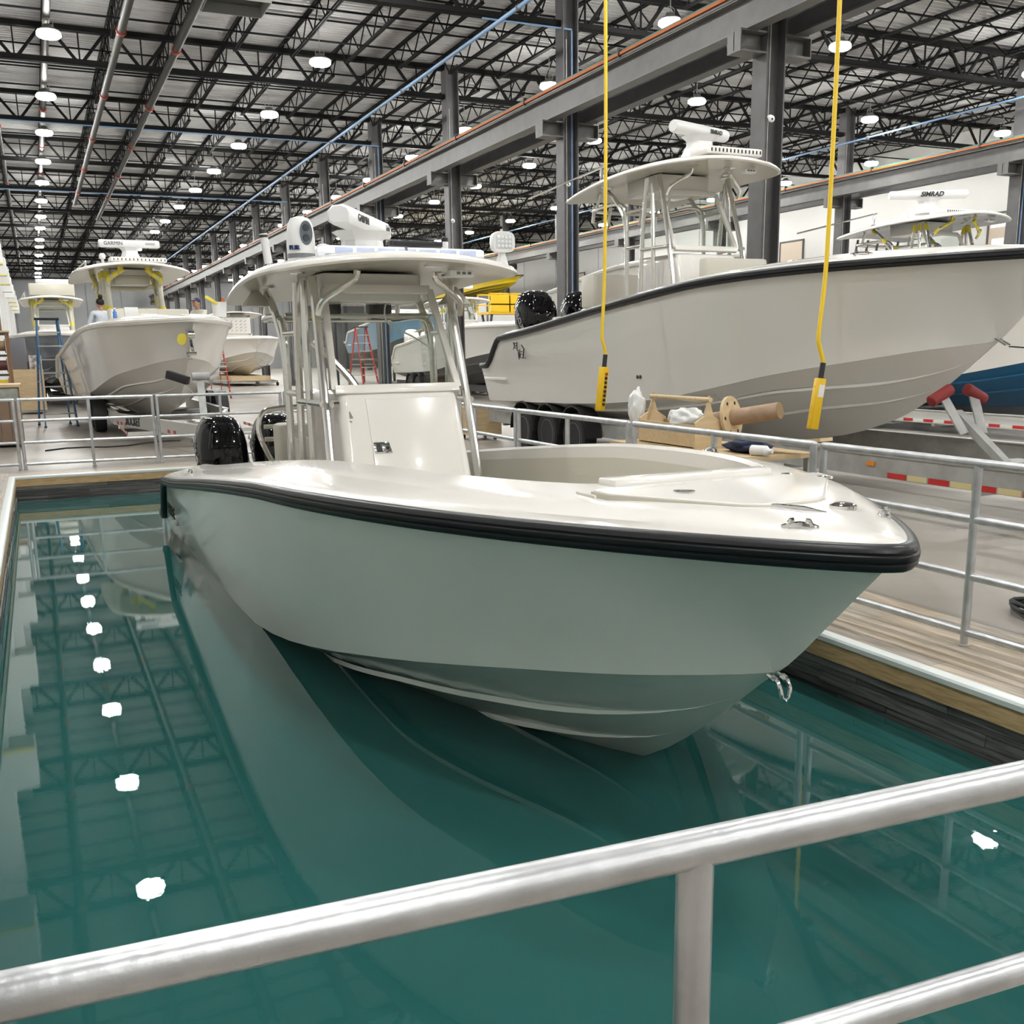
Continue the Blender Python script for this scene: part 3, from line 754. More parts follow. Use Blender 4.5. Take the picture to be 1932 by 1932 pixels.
    def frame(s, y=0., z=0., zb=.0, m=None, r=.033, taped=0):
        q = dict(m=m, taped=taped)
        for sg in (-1, 1):
            X = lambda x: CL + sg * x
            # front upright, aft upright, braces
            s.tube([(X(.635), 7.70 + y, zb), (X(.60), 7.98 + y, 1.15 + z), (X(.565), 8.33 + y, 2.27 + z)], r, **q)
            s.tube([(X(.66), 8.62 + y, zb), (X(.655), 8.62 + y, 1.2 + z), (X(.66), 8.50 + y, 2.24 + z)], r * .95, **q)
            s.tube([(X(.63), 8.30 + y, zb), (X(.64), 8.34 + y, 1.2 + z), (X(.62), 8.42 + y, 2.26 + z)], r * .9, **q)
            s.tube([(X(.66), 9.0 + y, zb), (X(.665), 9.0 + y, 1.3 + z), (X(.67), 9.05 + y, 1.75 + z), (X(.68), 9.3 + y, 2.06 + z), (X(.69), 9.5 + y, 2.20 + z)], r, **q)
            s.tube([(X(.585), 8.12 + y, 1.98 + z), (X(.56), 8.05 + y, 2.08 + z), (X(.42), 7.98 + y, 2.18 + z), (X(.33), 7.95 + y, 2.24 + z), (X(.31), 7.94 + y, 2.30 + z)], r * .8, **q)
            s.tube([(X(.66), 8.62 + y, 1.30 + z), (X(.62), 8.0 + y, 1.30 + z)], r * .8, n=0, **q)
            s.tube([(X(.665), 9.0 + y, 1.36 + z), (X(.655), 8.6 + y, 1.36 + z)], r * .8, n=0, **q)
            s.tube([(X(.665), 9.0 + y, 1.85 + z), (X(.65), 8.55 + y, 1.85 + z)], r * .7, n=0, **q)
            for fx, fy in ((.565, 8.33), (.66, 8.50), (.31, 7.94), (.69, 9.5)):
                s.flange((X(fx), fy + y, s.zt(sg * fx, fy + y) - .05))
        # rod-holder rail across the stern of the top
        s.tube([(CL - .665, 9.0 + y, 1.6 + z), (CL - .665, 9.05 + y, 1.9 + z), (CL - .66, 9.3 + y, 2.0 + z), (CL - .64, 9.95 + y, 2.0 + z), (CL - .5, 10.1 + y, 2.0 + z), (CL, 10.15 + y, 2.0 + z),
                (CL + .5, 10.1 + y, 2.0 + z), (CL + .64, 9.95 + y, 2.0 + z), (CL + .66, 9.3 + y, 2.0 + z), (CL + .665, 9.05 + y, 1.9 + z), (CL + .665, 9.0 + y, 1.6 + z)], r * .9, m=m)
        for sg in (-1, 1):
            s.tube([(CL + sg * .64, 9.9 + y, 2.0 + z), (CL + sg * .62, 9.85 + y, s.zt(.62, 9.85 + y) - .06)], r * .7, n=0, m=m)
    def rod_holders(s, y=0., z=0., n=5, m=None):
        for k in range(n):
            x = CL - .56 + 1.12 * k / (n - 1)
            o = s.b(MB().cyl((x, 10.16 + y, 1.86 + z), (x, 10.10 + y, 2.12 + z), .026, 10), 'rod_holder', m or M_gel)
    def console(s, y=0., z=0., latch=True):
        C = MB(); rings = []
        for (zz, hw, yf, ya) in ((-.12, .545, 7.50, 9.0), (.3, .54, 7.60, 9.0), (.9, .52, 7.82, 9.0), (1.26, .505, 7.95, 8.98), (1.36, .495, 7.99, 8.96), (1.385, .47, 8.03, 8.9)):
            r = .075; R = []
            for (sx, sy, a0) in ((1, 1, 0), (-1, 1, PI / 2), (-1, -1, PI), (1, -1, 3 * PI / 2)):
                for k in range(5):
                    a = a0 + PI / 2 * k / 4
                    R.append((CL + sx * (hw - r) + r * math.cos(a), (ya - r if sy > 0 else yf + r) + r * math.sin(a) + y, zz + z))
            rings.append(R)
        s.con = s.b(C.loft(rings), 'console', M_gel, ang=45)
        # door panel on the front face: slightly proud, seam on the starboard side
        fy = lambda zz: 7.60 + (zz - .3) * .367 - .006
        def quad(x0, x1, z0_, z1_, t): return [[(x0, fy(z0_) + y - t, z0_ + z), (x1, fy(z0_) + y - t, z0_ + z), (x1, fy(z0_) + y + .02, z0_ + z), (x0, fy(z0_) + y + .02, z0_ + z)],
                                              [(x0 + .0, fy(z1_) + y - t, z1_ + z), (x1 - .02, fy(z1_) + y - t, z1_ + z), (x1 - .02, fy(z1_) + y + .02, z1_ + z), (x0, fy(z1_) + y + .02, z1_ + z)]]
        d = s.b(MB().loft(quad(CL - .285, CL + .44, .05, 1.33, .006)), 'console_door', M_gel, s.con, bevel=.004)
        if latch:
            zz = .95; ly = fy(zz) + y - .012
            Lp = s.b(MB().loft(quad(CL - .275, CL - .13, .915, 1.0, .012)), 'latch_plate', M_chrome, s.con, bevel=.003)
            s.b(MB().loft(quad(CL - .255, CL - .205, .925, .99, .017)), 'latch_paddle', M_dark, Lp)
            s.b(MB().cyl((CL - .165, ly - .006, .955 + z), (CL - .165, ly + .01, .955 + z), .014, 10), 'lock_cylinder', M_dark, Lp)
            s.b(MB().cyl((CL - .51, 7.98 + y, 1.30 + z), (CL - .56, 7.96 + y, 1.30 + z), .03, 10), 'rail_stud', M_chrome, s.con)
            s.b(MB().loft(quad(CL - .43, CL - .405, 1.19, 1.24, .003)), 'warning_decal', mat('decal_grey', (.25, .22, .2), .5), s.con)
            s.b(MB().loft(quad(CL - .43, CL - .415, 1.16, 1.17, .003)), 'warning_decal', mat('decal_brown', (.3, .12, .08), .5), s.con)
    def windshield(s, y=0., z=0., wid=1.):
        w = [(-.515, 8.02, 1.40), (.515, 8.02, 1.40), (.45, 8.45, 2.19), (-.45, 8.45, 2.19)]
        P = [V((CL + a * wid, b_ + y, c_ + z)) for a, b_, c_ in w]
        root_name = s.con
        th = .028
        for a, b_, nm in ((0, 1, 'lower_frame'), (1, 2, 'side_frame'), (2, 3, 'upper_frame'), (3, 0, 'side_frame')):
            s.b(MB().beam(P[a], P[b_], .07 if nm != 'side_frame' else .055, .06 if nm == 'lower_frame' else .04, (0, -1, .4)), nm, M_gel, bevel=.006)
        nrm = (P[1] - P[0]).cross(P[3] - P[0]).normalized() * .004
        s.b(MB().loft([[p_ - nrm for p_ in P], [p_ + nrm for p_ in P]]), 'windshield_pane', M_glass, smooth=False)
        for sg in (-1, 1):
            Q = [V((CL + sg * .515 * wid, 8.03 + y, 1.40 + z)), V((CL + sg * .52 * wid, 8.85 + y, 1.40 + z)), V((CL + sg * .49 * wid, 8.9 + y, 2.15 + z)), V((CL + sg * .455 * wid, 8.46 + y, 2.17 + z))]
            s.b(MB().loft([Q, [q + V((sg * .006, 0, 0)) for q in Q]]), 'side_pane', M_glass, smooth=False)
    def radar(s, x, y, z, ang, L=1.3, txt='GARMIN', sub=None, sub_t=.33, round_=False, tilt=0.):
        ca, sa = math.cos(ang), math.sin(ang)
        ped = MB(); ped.loft([[(x + px * w, y + py * w * .8, z + zz) for px, py in ((1, .5), (.6, 1), (-.6, 1), (-1, .5), (-1, -.5), (-.6, -1), (.6, -1), (1, -.5))] for w, zz in ((.24, -.02), (.235, .02), (.17, .15), (.165, .20), (.19, .235), (.24, .275))])
        pd = s.b(ped, 'radar_pedestal', M_white, ang=30)
        ux, uy = V((ca, sa, math.sin(tilt))), V((-sa, ca, 0)); o = V((x, y, z + .345))
        rings = []
        pr = [(-.105, -.055), (-.09, -.075), (.06, -.075), (.10, -.05), (.105, .03), (.06, .075), (-.02, .085), (-.085, .06), (-.105, .02)]
        if round_: pr = [(.09 * math.cos(k * PI / 6), .085 * math.sin(k * PI / 6)) for k in range(12)]
        for t, k in ((-L / 2, .78), (-L / 2 + .015, .93), (-L / 2 + .06, 1), (L / 2 - .06, 1), (L / 2 - .015, .93), (L / 2, .78)):
            rings.append([o + ux * t + uy * a * k + V((0, 0, 1)) * b_ * k for a, b_ in pr])
        sc = s.b(MB().loft(rings), 'radar_scanner', M_white, pd, ang=40)
        return o, ux, uy, pd, sc
    def outboard(s, x, m=None, y=10.35, z=0., txt=True, big=1.):
        m = m or M_cowl
        def R(zz, hx, yf, ya, e=2.6, n=20):
            out = []
            for k in range(n):
                a = 2 * PI * k / n; c_, s_ = math.cos(a), math.sin(a)
                out.append((x + hx * big * math.copysign(abs(c_) ** (2 / e), c_), BY + y + (yf + ya) / 2 + (ya - yf) / 2 * math.copysign(abs(s_) ** (2 / e), s_), zz + z))
            return out
        o = s.b(MB().loft([R(.16, .22, -.30, .24), R(.22, .275, -.36, .30), R(.42, .302, -.39, .36), R(.62, .298, -.37, .38), R(.76, .275, -.32, .37), R(.86, .235, -.25, .33), R(.93, .18, -.16, .26), R(.955, .10, -.06, .16)]), 'outboard_cowling', m, ang=60)
        p2 = MB().loft([R(.60, .20, -.392, -.30), R(.77, .17, -.345, -.25), R(.88, .12, -.25, -.17)])
        s.b(p2, 'cowl_panel', m, o, ang=50)
        s.b(MB().loft([R(.17, .2, -.26, .2), R(-.2, .13, -.2, .16), R(-.75, .08, -.12, .14)]), 'midsection', m, o)
        s.b(MB().loft([R(-.75, .11, -.16, .22), R(-.95, .07, -.2, .26), R(-1.15, .03, -.1, .2)]), 'gearcase', m, o)
        M_badge = mat('silver_print', (.45, .45, .47), .3, metal=.6)
        ring = [(x + .035 * math.cos(2 * PI * k / 16), BY + y - .397, .33 + z + .035 * math.sin(2 * PI * k / 16)) for k in range(16)]
        s.b(MB().tube(ring, .006, 6, loop=True), 'badge_ring', M_badge, o)
        s.b(MB().tube([(x - .018, BY + y - .397, .315 + z), (x - .006, BY + y - .4, .345 + z), (x + .016, BY + y - .397, .33 + z)], .005, 6), 'badge_mark', M_badge, o)
        if txt:
            for sg in (-1, 1):
                fr = frame((x + sg * .306 * big, BY + y - .05, .43 + z), (0, -sg * -1 * .8 if sg > 0 else -.8, -.6 if sg < 0 else .6), (0, 0, 1))
                fr = frame((x + sg * .305 * big, BY + y - .06, .45 + z), (0, .62 * sg, .78) if sg > 0 else (0, -.62, -.78), (0, -.78 * 1, .62) if sg > 0 else (0, -.78, .62))
                s.t('cowl_lettering', 'MERCURY', .14, fr, M_badge, o, extr=.004)
        return o
    def cleat(s, x, d, z, yaw=0., L=.2, name='cleat'):
        m = MB(); ca, sa = math.cos(yaw), math.sin(yaw)
        P = lambda u, v_, w_: (CL + x + u * ca - v_ * sa, BY + d + u * sa + v_ * ca, z + w_)
        m.tube([P(-L / 2, 0, .012), P(-L * .3, 0, .016), P(0, 0, .02), P(L * .3, 0, .016), P(L / 2, 0, .012)], [.008, .014, .015, .014, .008], 8)
        for u in (-.3, .3): m.tube([P(u * L, 0, .0), P(u * L * .95, 0, .022), P(u * L * .75, 0, .036), P(u * L * .5, 0, .038)], [.018, .013, .012, .010], 8)
        s.b(m, name, M_chrome)

def pool_boat():
    s = Boat('center_console_boat', 'pale seafoam center console boat with black rub rail floating in the pool')
    s.hull(M_hull, M_black, M_gel)
    # foredeck: coaming lip, anchor hatch with seam gap and hardware
    zd = 1.115
    lip = [(-.42, 1.20), (.42, 1.20), (.45, 1.30), (-.45, 1.30)]
    s.b(MB().loft([[(CL + x, BY + d, zd + .0) for x, d in lip], [(CL + x * .985, BY + d + .012, zd + .035) for x, d in lip]]), 'coaming_lip', M_gel, bevel=.008)
    hat = [(-.58, 1.10), (.58, 1.10), (.56, 1.0), (.20, .60), (.12, .56), (-.12, .56), (-.20, .60), (-.56, 1.0)]
    k = [(x * 1.014, .85 + (d - .85) * 1.03) for x, d in hat]
    zh = lambda d: 1.096 + .045 * (d - .55)
    s.b(MB().loft([[(CL + x, BY + d, zh(d) - .04) for x, d in k], [(CL + x, BY + d, zh(d) + .002) for x, d in k]]), 'hatch_gutter', M_beige, ang=20)
    h = s.b(MB().loft([[(CL + x, BY + d, zh(d) - .03) for x, d in hat], [(CL + x, BY + d, zh(d) + .006) for x, d in hat], [(CL + x * .97, BY + .85 + (d - .85) * .97, zh(d) + .012) for x, d in hat]]), 'anchor_hatch', M_gel, ang=30)
    s.b(MB().lathe([(.045, 0), (.045, .006), (.03, .008)], (CL - .27, BY + .90, 1.123), n=18), 'hatch_latch', M_chrome, h)
    for x, d in ((.45, 1.14), (.52, .98)): s.b(MB().lathe([(.03, 0), (.03, .008), (.018, .01)], (CL + x, BY + d, 1.122), n=14), 'hinge', M_chrome)
    for sg in (-1, 1):
        s.b(MB().tube([(CL + sg * .61, BY + 1.03, 1.112), (CL + sg * .63, BY + 1.15, 1.116)], .007, 8), 'hatch_drain', M_gel)
    # pop-up cleat, bow light pad, chocks
    s.b(MB().tube([(CL - .125, BY + .60, 1.096), (CL - .08, BY + .55, 1.097), (CL - .01, BY + .47, 1.092), (CL + .045, BY + .41, 1.08)], [.004, .010, .010, .004], 8), 'spring_cleat', M_chrome)
    s.b(MB().lathe([(.052, -.01), (.052, .006), (.035, .014)], (CL + .17, BY + .46, 1.088), n=16), 'bow_light', M_chrome)
    s.cleat(-.185, .285, 1.05, -.68, .13, 'bow_chock'); s.cleat(.26, .335, 1.05, .2, .06, 'bow_chock')
    s.cleat(1.38, 5.6, s.zs(5.6) + .085, PI / 2 + .05, .22); s.cleat(-1.38, 7.6, s.zs(7.6) + .085, PI / 2, .2); s.cleat(1.30, 2.95, s.zs(2.95) + .09, 1.4, .22)
    # bow eye: U-bolt at the stem
    m = MB(); bx, by, bz = CL, BY + .60, .385
    m.tube([(bx - .024, by + .03, bz), (bx - .024, by - .035, bz - .012), (bx - .024, by - .052, bz - .04), (bx - .018, by - .055, bz - .075), (bx, by - .056, bz - .09), (bx + .018, by - .055, bz - .075), (bx + .024, by - .052, bz - .04), (bx + .024, by - .035, bz - .012), (bx + .024, by + .03, bz)], .0085, 8)
    for sx in (-.024, .024): m.cyl((bx + sx, by - .0, bz - .004), (bx + sx, by - .025, bz - .01), .015, 6)
    s.b(m, 'bow_eye', M_chrome)
    s.b(MB().lathe([(.026, 0), (.026, .01), (.018, .012)], (CL - 1.256, BY + 4.62, -.10), (-1, 0, .1), n=12), 'drain_fitting', M_dark)
    # console, windshield, hard top
    s.console(); s.ttop(wid=.95); s.frame(); s.windshield()
    for x in (-.24, .22): s.b(MB().rbox((CL + x, 9.15, 2.04), (.10, .07, .07), .02), 'overhead_screen', M_dark)
    s.tube([(CL - .64, 9.06, 2.0), (CL, 9.1, 2.0), (CL + .64, 9.06, 2.0)], .026)
    s.b(MB().cyl((CL - .42, 9.08, 2.0), (CL - .34, 9.085, 2.0), .031, 10), 'tape_wrap', M_tape)
    s.tube([(CL - .52, 8.62, 1.78), (CL - .42, 8.58, 1.68), (CL - .27, 8.5, 1.50), (CL - .2, 8.45, 1.38)], .032)
    s.tube([(CL + .20, 8.8, 2.18), (CL + .14, 8.7, 1.95), (CL + .33, 8.5, 1.8), (CL + .42, 8.4, 1.72)], .007, name='loose_wire', m=M_white)
    # rigid launcher plate and loud hailer cones under the top
    for x, y in ((-.78, 9.6), (.86, 8.95)):
        s.b(MB().loft([[(CL + x, y, 2.25), (CL + x + .03, y, 2.25), (CL + x + .03, y + .05, 2.25), (CL + x, y + .05, 2.25)], [(CL + x - .1, y - .1, 2.10), (CL + x + .13, y - .1, 2.10), (CL + x + .13, y + .15, 2.10), (CL + x - .1, y + .15, 2.10)]]), 'speaker_horn', M_beige, s.top)
    # light bar
    lb = s.b(MB().rbox((CL + .08, 8.0, 2.40), (.64, .12, .012), .01), 'light_bar_base', M_grey)
    Mlb = mat('light_bar_lens', (.50, .56, .75), .15, emit=.14, emit_col=(.7, .8, 1.0))
    Mlc = mat('light_bar_core', (.9, .93, 1), .3, emit=.35, emit_col=(.9, .95, 1.))
    s.b(MB().rbox((CL + .08, 8.0, 2.44), (.665, .11, .034), .08), 'light_bar_housing', Mlc, lb, ang=60)
    for k in range(7):
        x = CL + .08 - .5 + k * 1.0 / 6
        s.b(MB().rbox((x, 7.888, 2.44), (.07, .004, .022), .003), 'light_pod', Mlb, lb)
    s.b(MB().box(CL + .08 - .02, CL + .08 + .0, 7.882, 7.9, 2.405, 2.475), 'light_bar_joint', M_grey, lb)
    # black sound bar, stern light stubs, spotlight
    sb = s.b(MB().rbox((CL + .27, 8.25, 2.535), (.22, .05, .022), .012), 'sound_bar', M_dark)
    s.b(MB().rbox((CL + .27, 8.197, 2.535), (.19, .004, .012), .003), 'speaker_grille', M_black, sb)
    s.b(MB().box(CL + .24, CL + .32, 8.28, 8.36, 2.42, 2.56), 'bracket', M_grey, sb)
    an = s.b(MB().cyl((CL + .58, 8.4, 2.38), (CL + .58, 8.4, 2.575), .03, 12), 'stub_antenna', M_white)
    s.b(MB().lathe([(.03, 0), (.03, .03), (.015, .045)], (CL + .58, 8.4, 2.575), n=12), 'antenna_cap', M_dark, an)
    sp = s.b(MB().lathe([(.06, 0), (.055, .02), (.032, .10), (.03, .12)], (CL + .86, 7.86, 2.33), n=14), 'spotlight_base', M_white)
    S3 = MB(); rg = []
    for yy, k in ((.075, .55), (.06, .8), (.02, .96), (-.035, 1.), (-.05, .97)):
        rg.append([(CL + .86 + .098 * k * math.copysign(abs(math.cos(a)) ** .6, math.cos(a)), 7.86 + yy, 2.53 + .082 * k * math.copysign(abs(math.sin(a)) ** .6, math.sin(a))) for a in [2 * PI * i / 24 for i in range(24)]])
    hd = s.b(S3.loft(rg), 'spotlight_head', M_white, sp)
    s.b(MB().rbox((CL + .86, 7.808, 2.53), (.068, .004, .05), .003), 'spotlight_lens', mat('spot_lens', (.6, .62, .62), .2), sp)
    for i in range(4):
        for j in range(3): s.b(MB().ell((CL + .86 - .048 + i * .032, 7.803, 2.53 - .032 + j * .032), (.014, .006, .014), 8, 4), 'spotlight_led', mat('led_cup', (.85, .87, .87), .15), sp)
    # thermal camera ball, stick antenna, small dome
    fx, fy, fz = CL - .54, 8.75, 2.37
    fl = s.b(MB().lathe([(.135, 0), (.13, .03), (.105, .08)], (fx, fy, fz), n=20), 'thermal_camera_base', M_white)
    s.b(MB().lathe([(.112, .075), (.112, .115)], (fx, fy, fz), n=20), 'thermal_camera_band', M_grey, fl)
    s.b(MB().lathe([(.114, .11), (.116, .17), (.112, .26), (.10, .34), (.075, .385), (.03, .40)], (fx, fy, fz), n=20), 'thermal_camera_body', M_white, fl)
    s.b(MB().loft([[(fx + .02 + .052 * math.cos(a), fy - .118 + q * .03, fz + .265 + .095 * math.sin(a)) for a in [2 * PI * i / 20 for i in range(20)]] for q in (0, 1)]), 'thermal_camera_window', mat('camera_window', (.10, .12, .14), .1, coat=1.), fl)
    for zz in (.225, .305): s.b(MB().lathe([(.028, 0), (.024, .012), (.012, .014)], (fx + .02, fy - .118, fz + zz), (0, -1, 0), n=14), 'thermal_camera_lens', mat('lens_glass', (.03, .04, .05), .05, coat=1.), fl)
    s.t('camera_lettering', 'FLIR', .05, frame((fx - .075, fy - .092, fz + .15), (.72, -.69, 0), (0, 0, 1)), mat('navy_print', (.02, .03, .12), .4), fl, extr=.012)
    s.b(MB().lathe([(.09, 0), (.085, .05), (.08, .15), (.05, .2), (.02, .21)], (fx + .25, fy + .25, 2.38), n=16), 'dome_antenna', M_white)
    ax, ay = CL - .80, 8.75
    st = s.b(MB().cyl((ax, ay, 2.30), (ax - .012, ay, 2.40), .013, 8), 'antenna_mount', M_chrome)
    s.b(MB().cyl((ax - .012, ay, 2.40), (ax - .04, ay + .0, 2.63), .033, 12), 'gps_antenna', M_white, st)
    s.b(MB().cyl((ax - .037, ay, 2.60), (ax - .043, ay, 2.66), .037, 12, .025), 'antenna_tip', M_dark, st)
    # radar: near end to the left, far end to the right
    ang = math.atan2(9.55 - 8.45, 3.02 - 2.33)
    o, ux, uy, pd, sc = s.radar(CL + .05, 9.0, 2.42, ang, 1.30)
    n_ = -uy if uy.y > 0 else uy; n_ = V((ux.y, -ux.x, 0))
    s.t('scanner_lettering', 'GARMIN', .085, frame(o + ux * -.30 + n_ * .108 + V((0, 0, -.005)), ux, (0, 0, 1)), M_dark, pd, extr=.003)
    s.b(MB().beam(o + ux * .43 + n_ * .106, o + ux * .56 + n_ * .106, .004, .075), 'scanner_badge', mat('badge_grey', (.45, .45, .45), .4), pd)
    s.t('badge_lettering', 'xHD2', .05, frame(o + ux * .495 + n_ * .109, ux, (0, 0, 1)), M_dark, pd, extr=.002)
    # leaning post with rail loop, outboards
    s.b(MB().rbox((CL - .0, 9.9, .80), (.62, .16, .24), .08), 'leaning_seat', M_seat)
    s.b(MB().rbox((CL - .0, 9.75, .42), (.55, .3, .50), .06), 'leaning_post', M_gel)
    s.tube([(CL - .60, 10.05, .65), (CL - .66, 10.05, .72), (CL - .74, 10.06, .95), (CL - .70, 10.08, 1.12), (CL - .55, 10.1, 1.17), (CL, 10.1, 1.18), (CL + .55, 10.1, 1.17), (CL + .70, 10.08, 1.12), (CL + .74, 10.06, .95), (CL + .66, 10.05, .72)], .024)
    for zz in (.88, 1.0): s.tube([(CL - .68, 10.1, zz), (CL, 10.12, zz), (CL + .68, 10.1, zz)], .022, name='rail_tube', m=M_beige)
    for x in (-.67, 0., .67): s.outboard(CL + x)
    # gunwale hardware
    s.b(MB().beam((CL - 1.33, BY + 6.95, .66), (CL - 1.33, BY + 7.1, .64), .03, .01), 'rod_socket', M_dark)
    sea = s.t('stern_lettering', 'SEA VEE', .16, frame((CL - 1.475, BY + 8.7, .08), (0, -1, 0), (0, 0, 1)), M_dark, None, extr=.004, bold=.003)
    return s
BOAT = pool_boat()
# ------------------------------------------------------------------ trailers
M_rim = mat('grey_steel_rim', (.42, .42, .43), .4)
def wheel(root, x, y, r=.36, sg=-1):
    T = MB().lathe([(r * .62, -.11), (r * .9, -.125), (r * .985, -.10), (r, -.06), (r, .06), (r * .985, .10), (r * .9, .125), (r * .62, .11)], (x, y, r), (1, 0, 0), 28)
    t = T.build('tyre', M_tyre, root)
    MB().lathe([(r * .64, -.10), (r * .60, -.112), (r * .56, -.05), (r * .52, .0), (.02, .0)] if sg < 0 else [(r * .64, .10), (r * .60, .112), (r * .56, .05), (r * .52, 0), (.02, 0)], (x, y, r), (1, 0, 0), 24).build('rim', M_rim, t)
    for k in range(5):
        a = 2 * PI * k / 5; MB().beam((x + sg * .02, y, r), (x + sg * .045, y + r * .56 * math.cos(a), r + r * .56 * math.sin(a)), .03, .075, (1, 0, 0)).build('spoke', M_rim, t)
    MB().lathe([(.07, 0), (.065, .05), (.03, .06)], (x + sg * .02, y, r), (sg, 0, 0), 14).build('hub', M_rim, t)
def trailer(label, cx, y0, y1, hw, ys, zb=.40, zt=.58, tape=None, name='boat_trailer', word=None, post=None, wheels=True, m=None, vl=1.4):
    root = empty(name, (cx, (y0 + y1) / 2, 0), label, 'trailer')
    m = m or M_galv
    for sg in (-1, 1):
        x = cx + sg * hw
        MB().box(x - .035, x + .035, y0 + vl, y1, zb, zt).build('side_beam', m, root, smooth=False)
        MB().box(x - .06, x + .06, y0 + vl, y1, zt, zt + .015).build('beam_flange', m, root, smooth=False)
        MB().beam((x, y0 + vl, (zb + zt) / 2), (cx + sg * .06, y0, (zb + zt) / 2), .07, zt - zb).build('draw_beam', m, root, smooth=False)
        if tape:
            y = y0 + 1.6; k = 0
            while y < y1 - .4:
                if not (tape == 'ends' and 3.2 < y - y0 < 6):
                    MB().box(x + sg * .036, x + sg * .039, y, y + .24, zb + .02, zb + .075).build('reflector_strip', (M_rtape, M_wtape)[k % 2], root, smooth=False)
                y += .26; k += 1
        if wheels:
            for yy in ys:
                wheel(root, x + sg * .20, yy, sg=sg)
                pts = [(x + sg * .2, yy + .46 * math.cos(a), .36 + .46 * math.sin(a)) for a in [PI * i / 8 for i in range(9)]]
                MB().loft([[(p_[0] - .14, p_[1], p_[2]), (p_[0] + .14, p_[1], p_[2]), (p_[0] + .14, p_[1], p_[2] + .02), (p_[0] - .14, p_[1], p_[2] + .02)] for p_ in pts]).build('fender', M_dark, root)
    if wheels:
        for yy in ys: MB().cyl((cx - hw, yy, .36), (cx + hw, yy, .36), .035, 10).build('axle', M_galv, root)
    for k in range(5):
        yy = y0 + 2.4 + k * (y1 - y0 - 3) / 4
        MB().box(cx - hw, cx + hw, yy - .04, yy + .04, zb - .05, zb + .02).build('cross_member', m, root, smooth=False)
    MB().box(cx - .06, cx + .06, y0 - .3, y0 + .25, zb, zb + .1).build('coupler', M_dark, root, bevel=.01)
    return root
M_rtape = mat('red_reflector', (.55, .03, .03), .4); M_wtape = mat('white_reflector', (.75, .74, .68), .4); M_ytape = mat('cream_reflector', (.70, .60, .32), .4)
M_amber = mat('amber_marker', (.8, .25, .02), .3)

# ------------------------------------------------------------------ the other boats
def seat(s, x0, x1, y0, y1, z0, z1, nm='seat_cushion', m=None, slope=0.):
    a = MB().rbox(((x0 + x1) / 2, (y0 + y1) / 2, (z0 + z1) / 2), ((x1 - x0) / 2, (y1 - y0) / 2, (z1 - z0) / 2), .06)
    return s.b(a, nm, m or M_seat)
def outriggers(s, z, y=0., L=2.2, m=None):
    for sg in (-1, 1):
        b = s.b(MB().lathe([(.05, 0), (.04, .06), (.025, .1), (.03, .2), (.02, .3)], (CL + sg * .85, 9.4 + y, z), n=10), 'outrigger_base', M_chrome)
        s.b(MB().cyl((CL + sg * .85, 9.3 + y, z + .28), (CL + sg * .98, 9.3 + y + L, z + .12), .018, 8), 'outrigger_pole', M_ss, b)
def led_grille(s, x, y, z, w=.45, m=None):
    b = s.b(MB().rbox((x, y, z), (w, .2, .05), .04), 'visor_box', M_gel)
    for k in range(14):
        xx = x - w + .06 + k * (2 * w - .12) / 13
        s.b(MB().box(xx, xx + .02, y - .205, y - .199, z - .022, z + .022), 'grille_slot', m or M_dark, b)

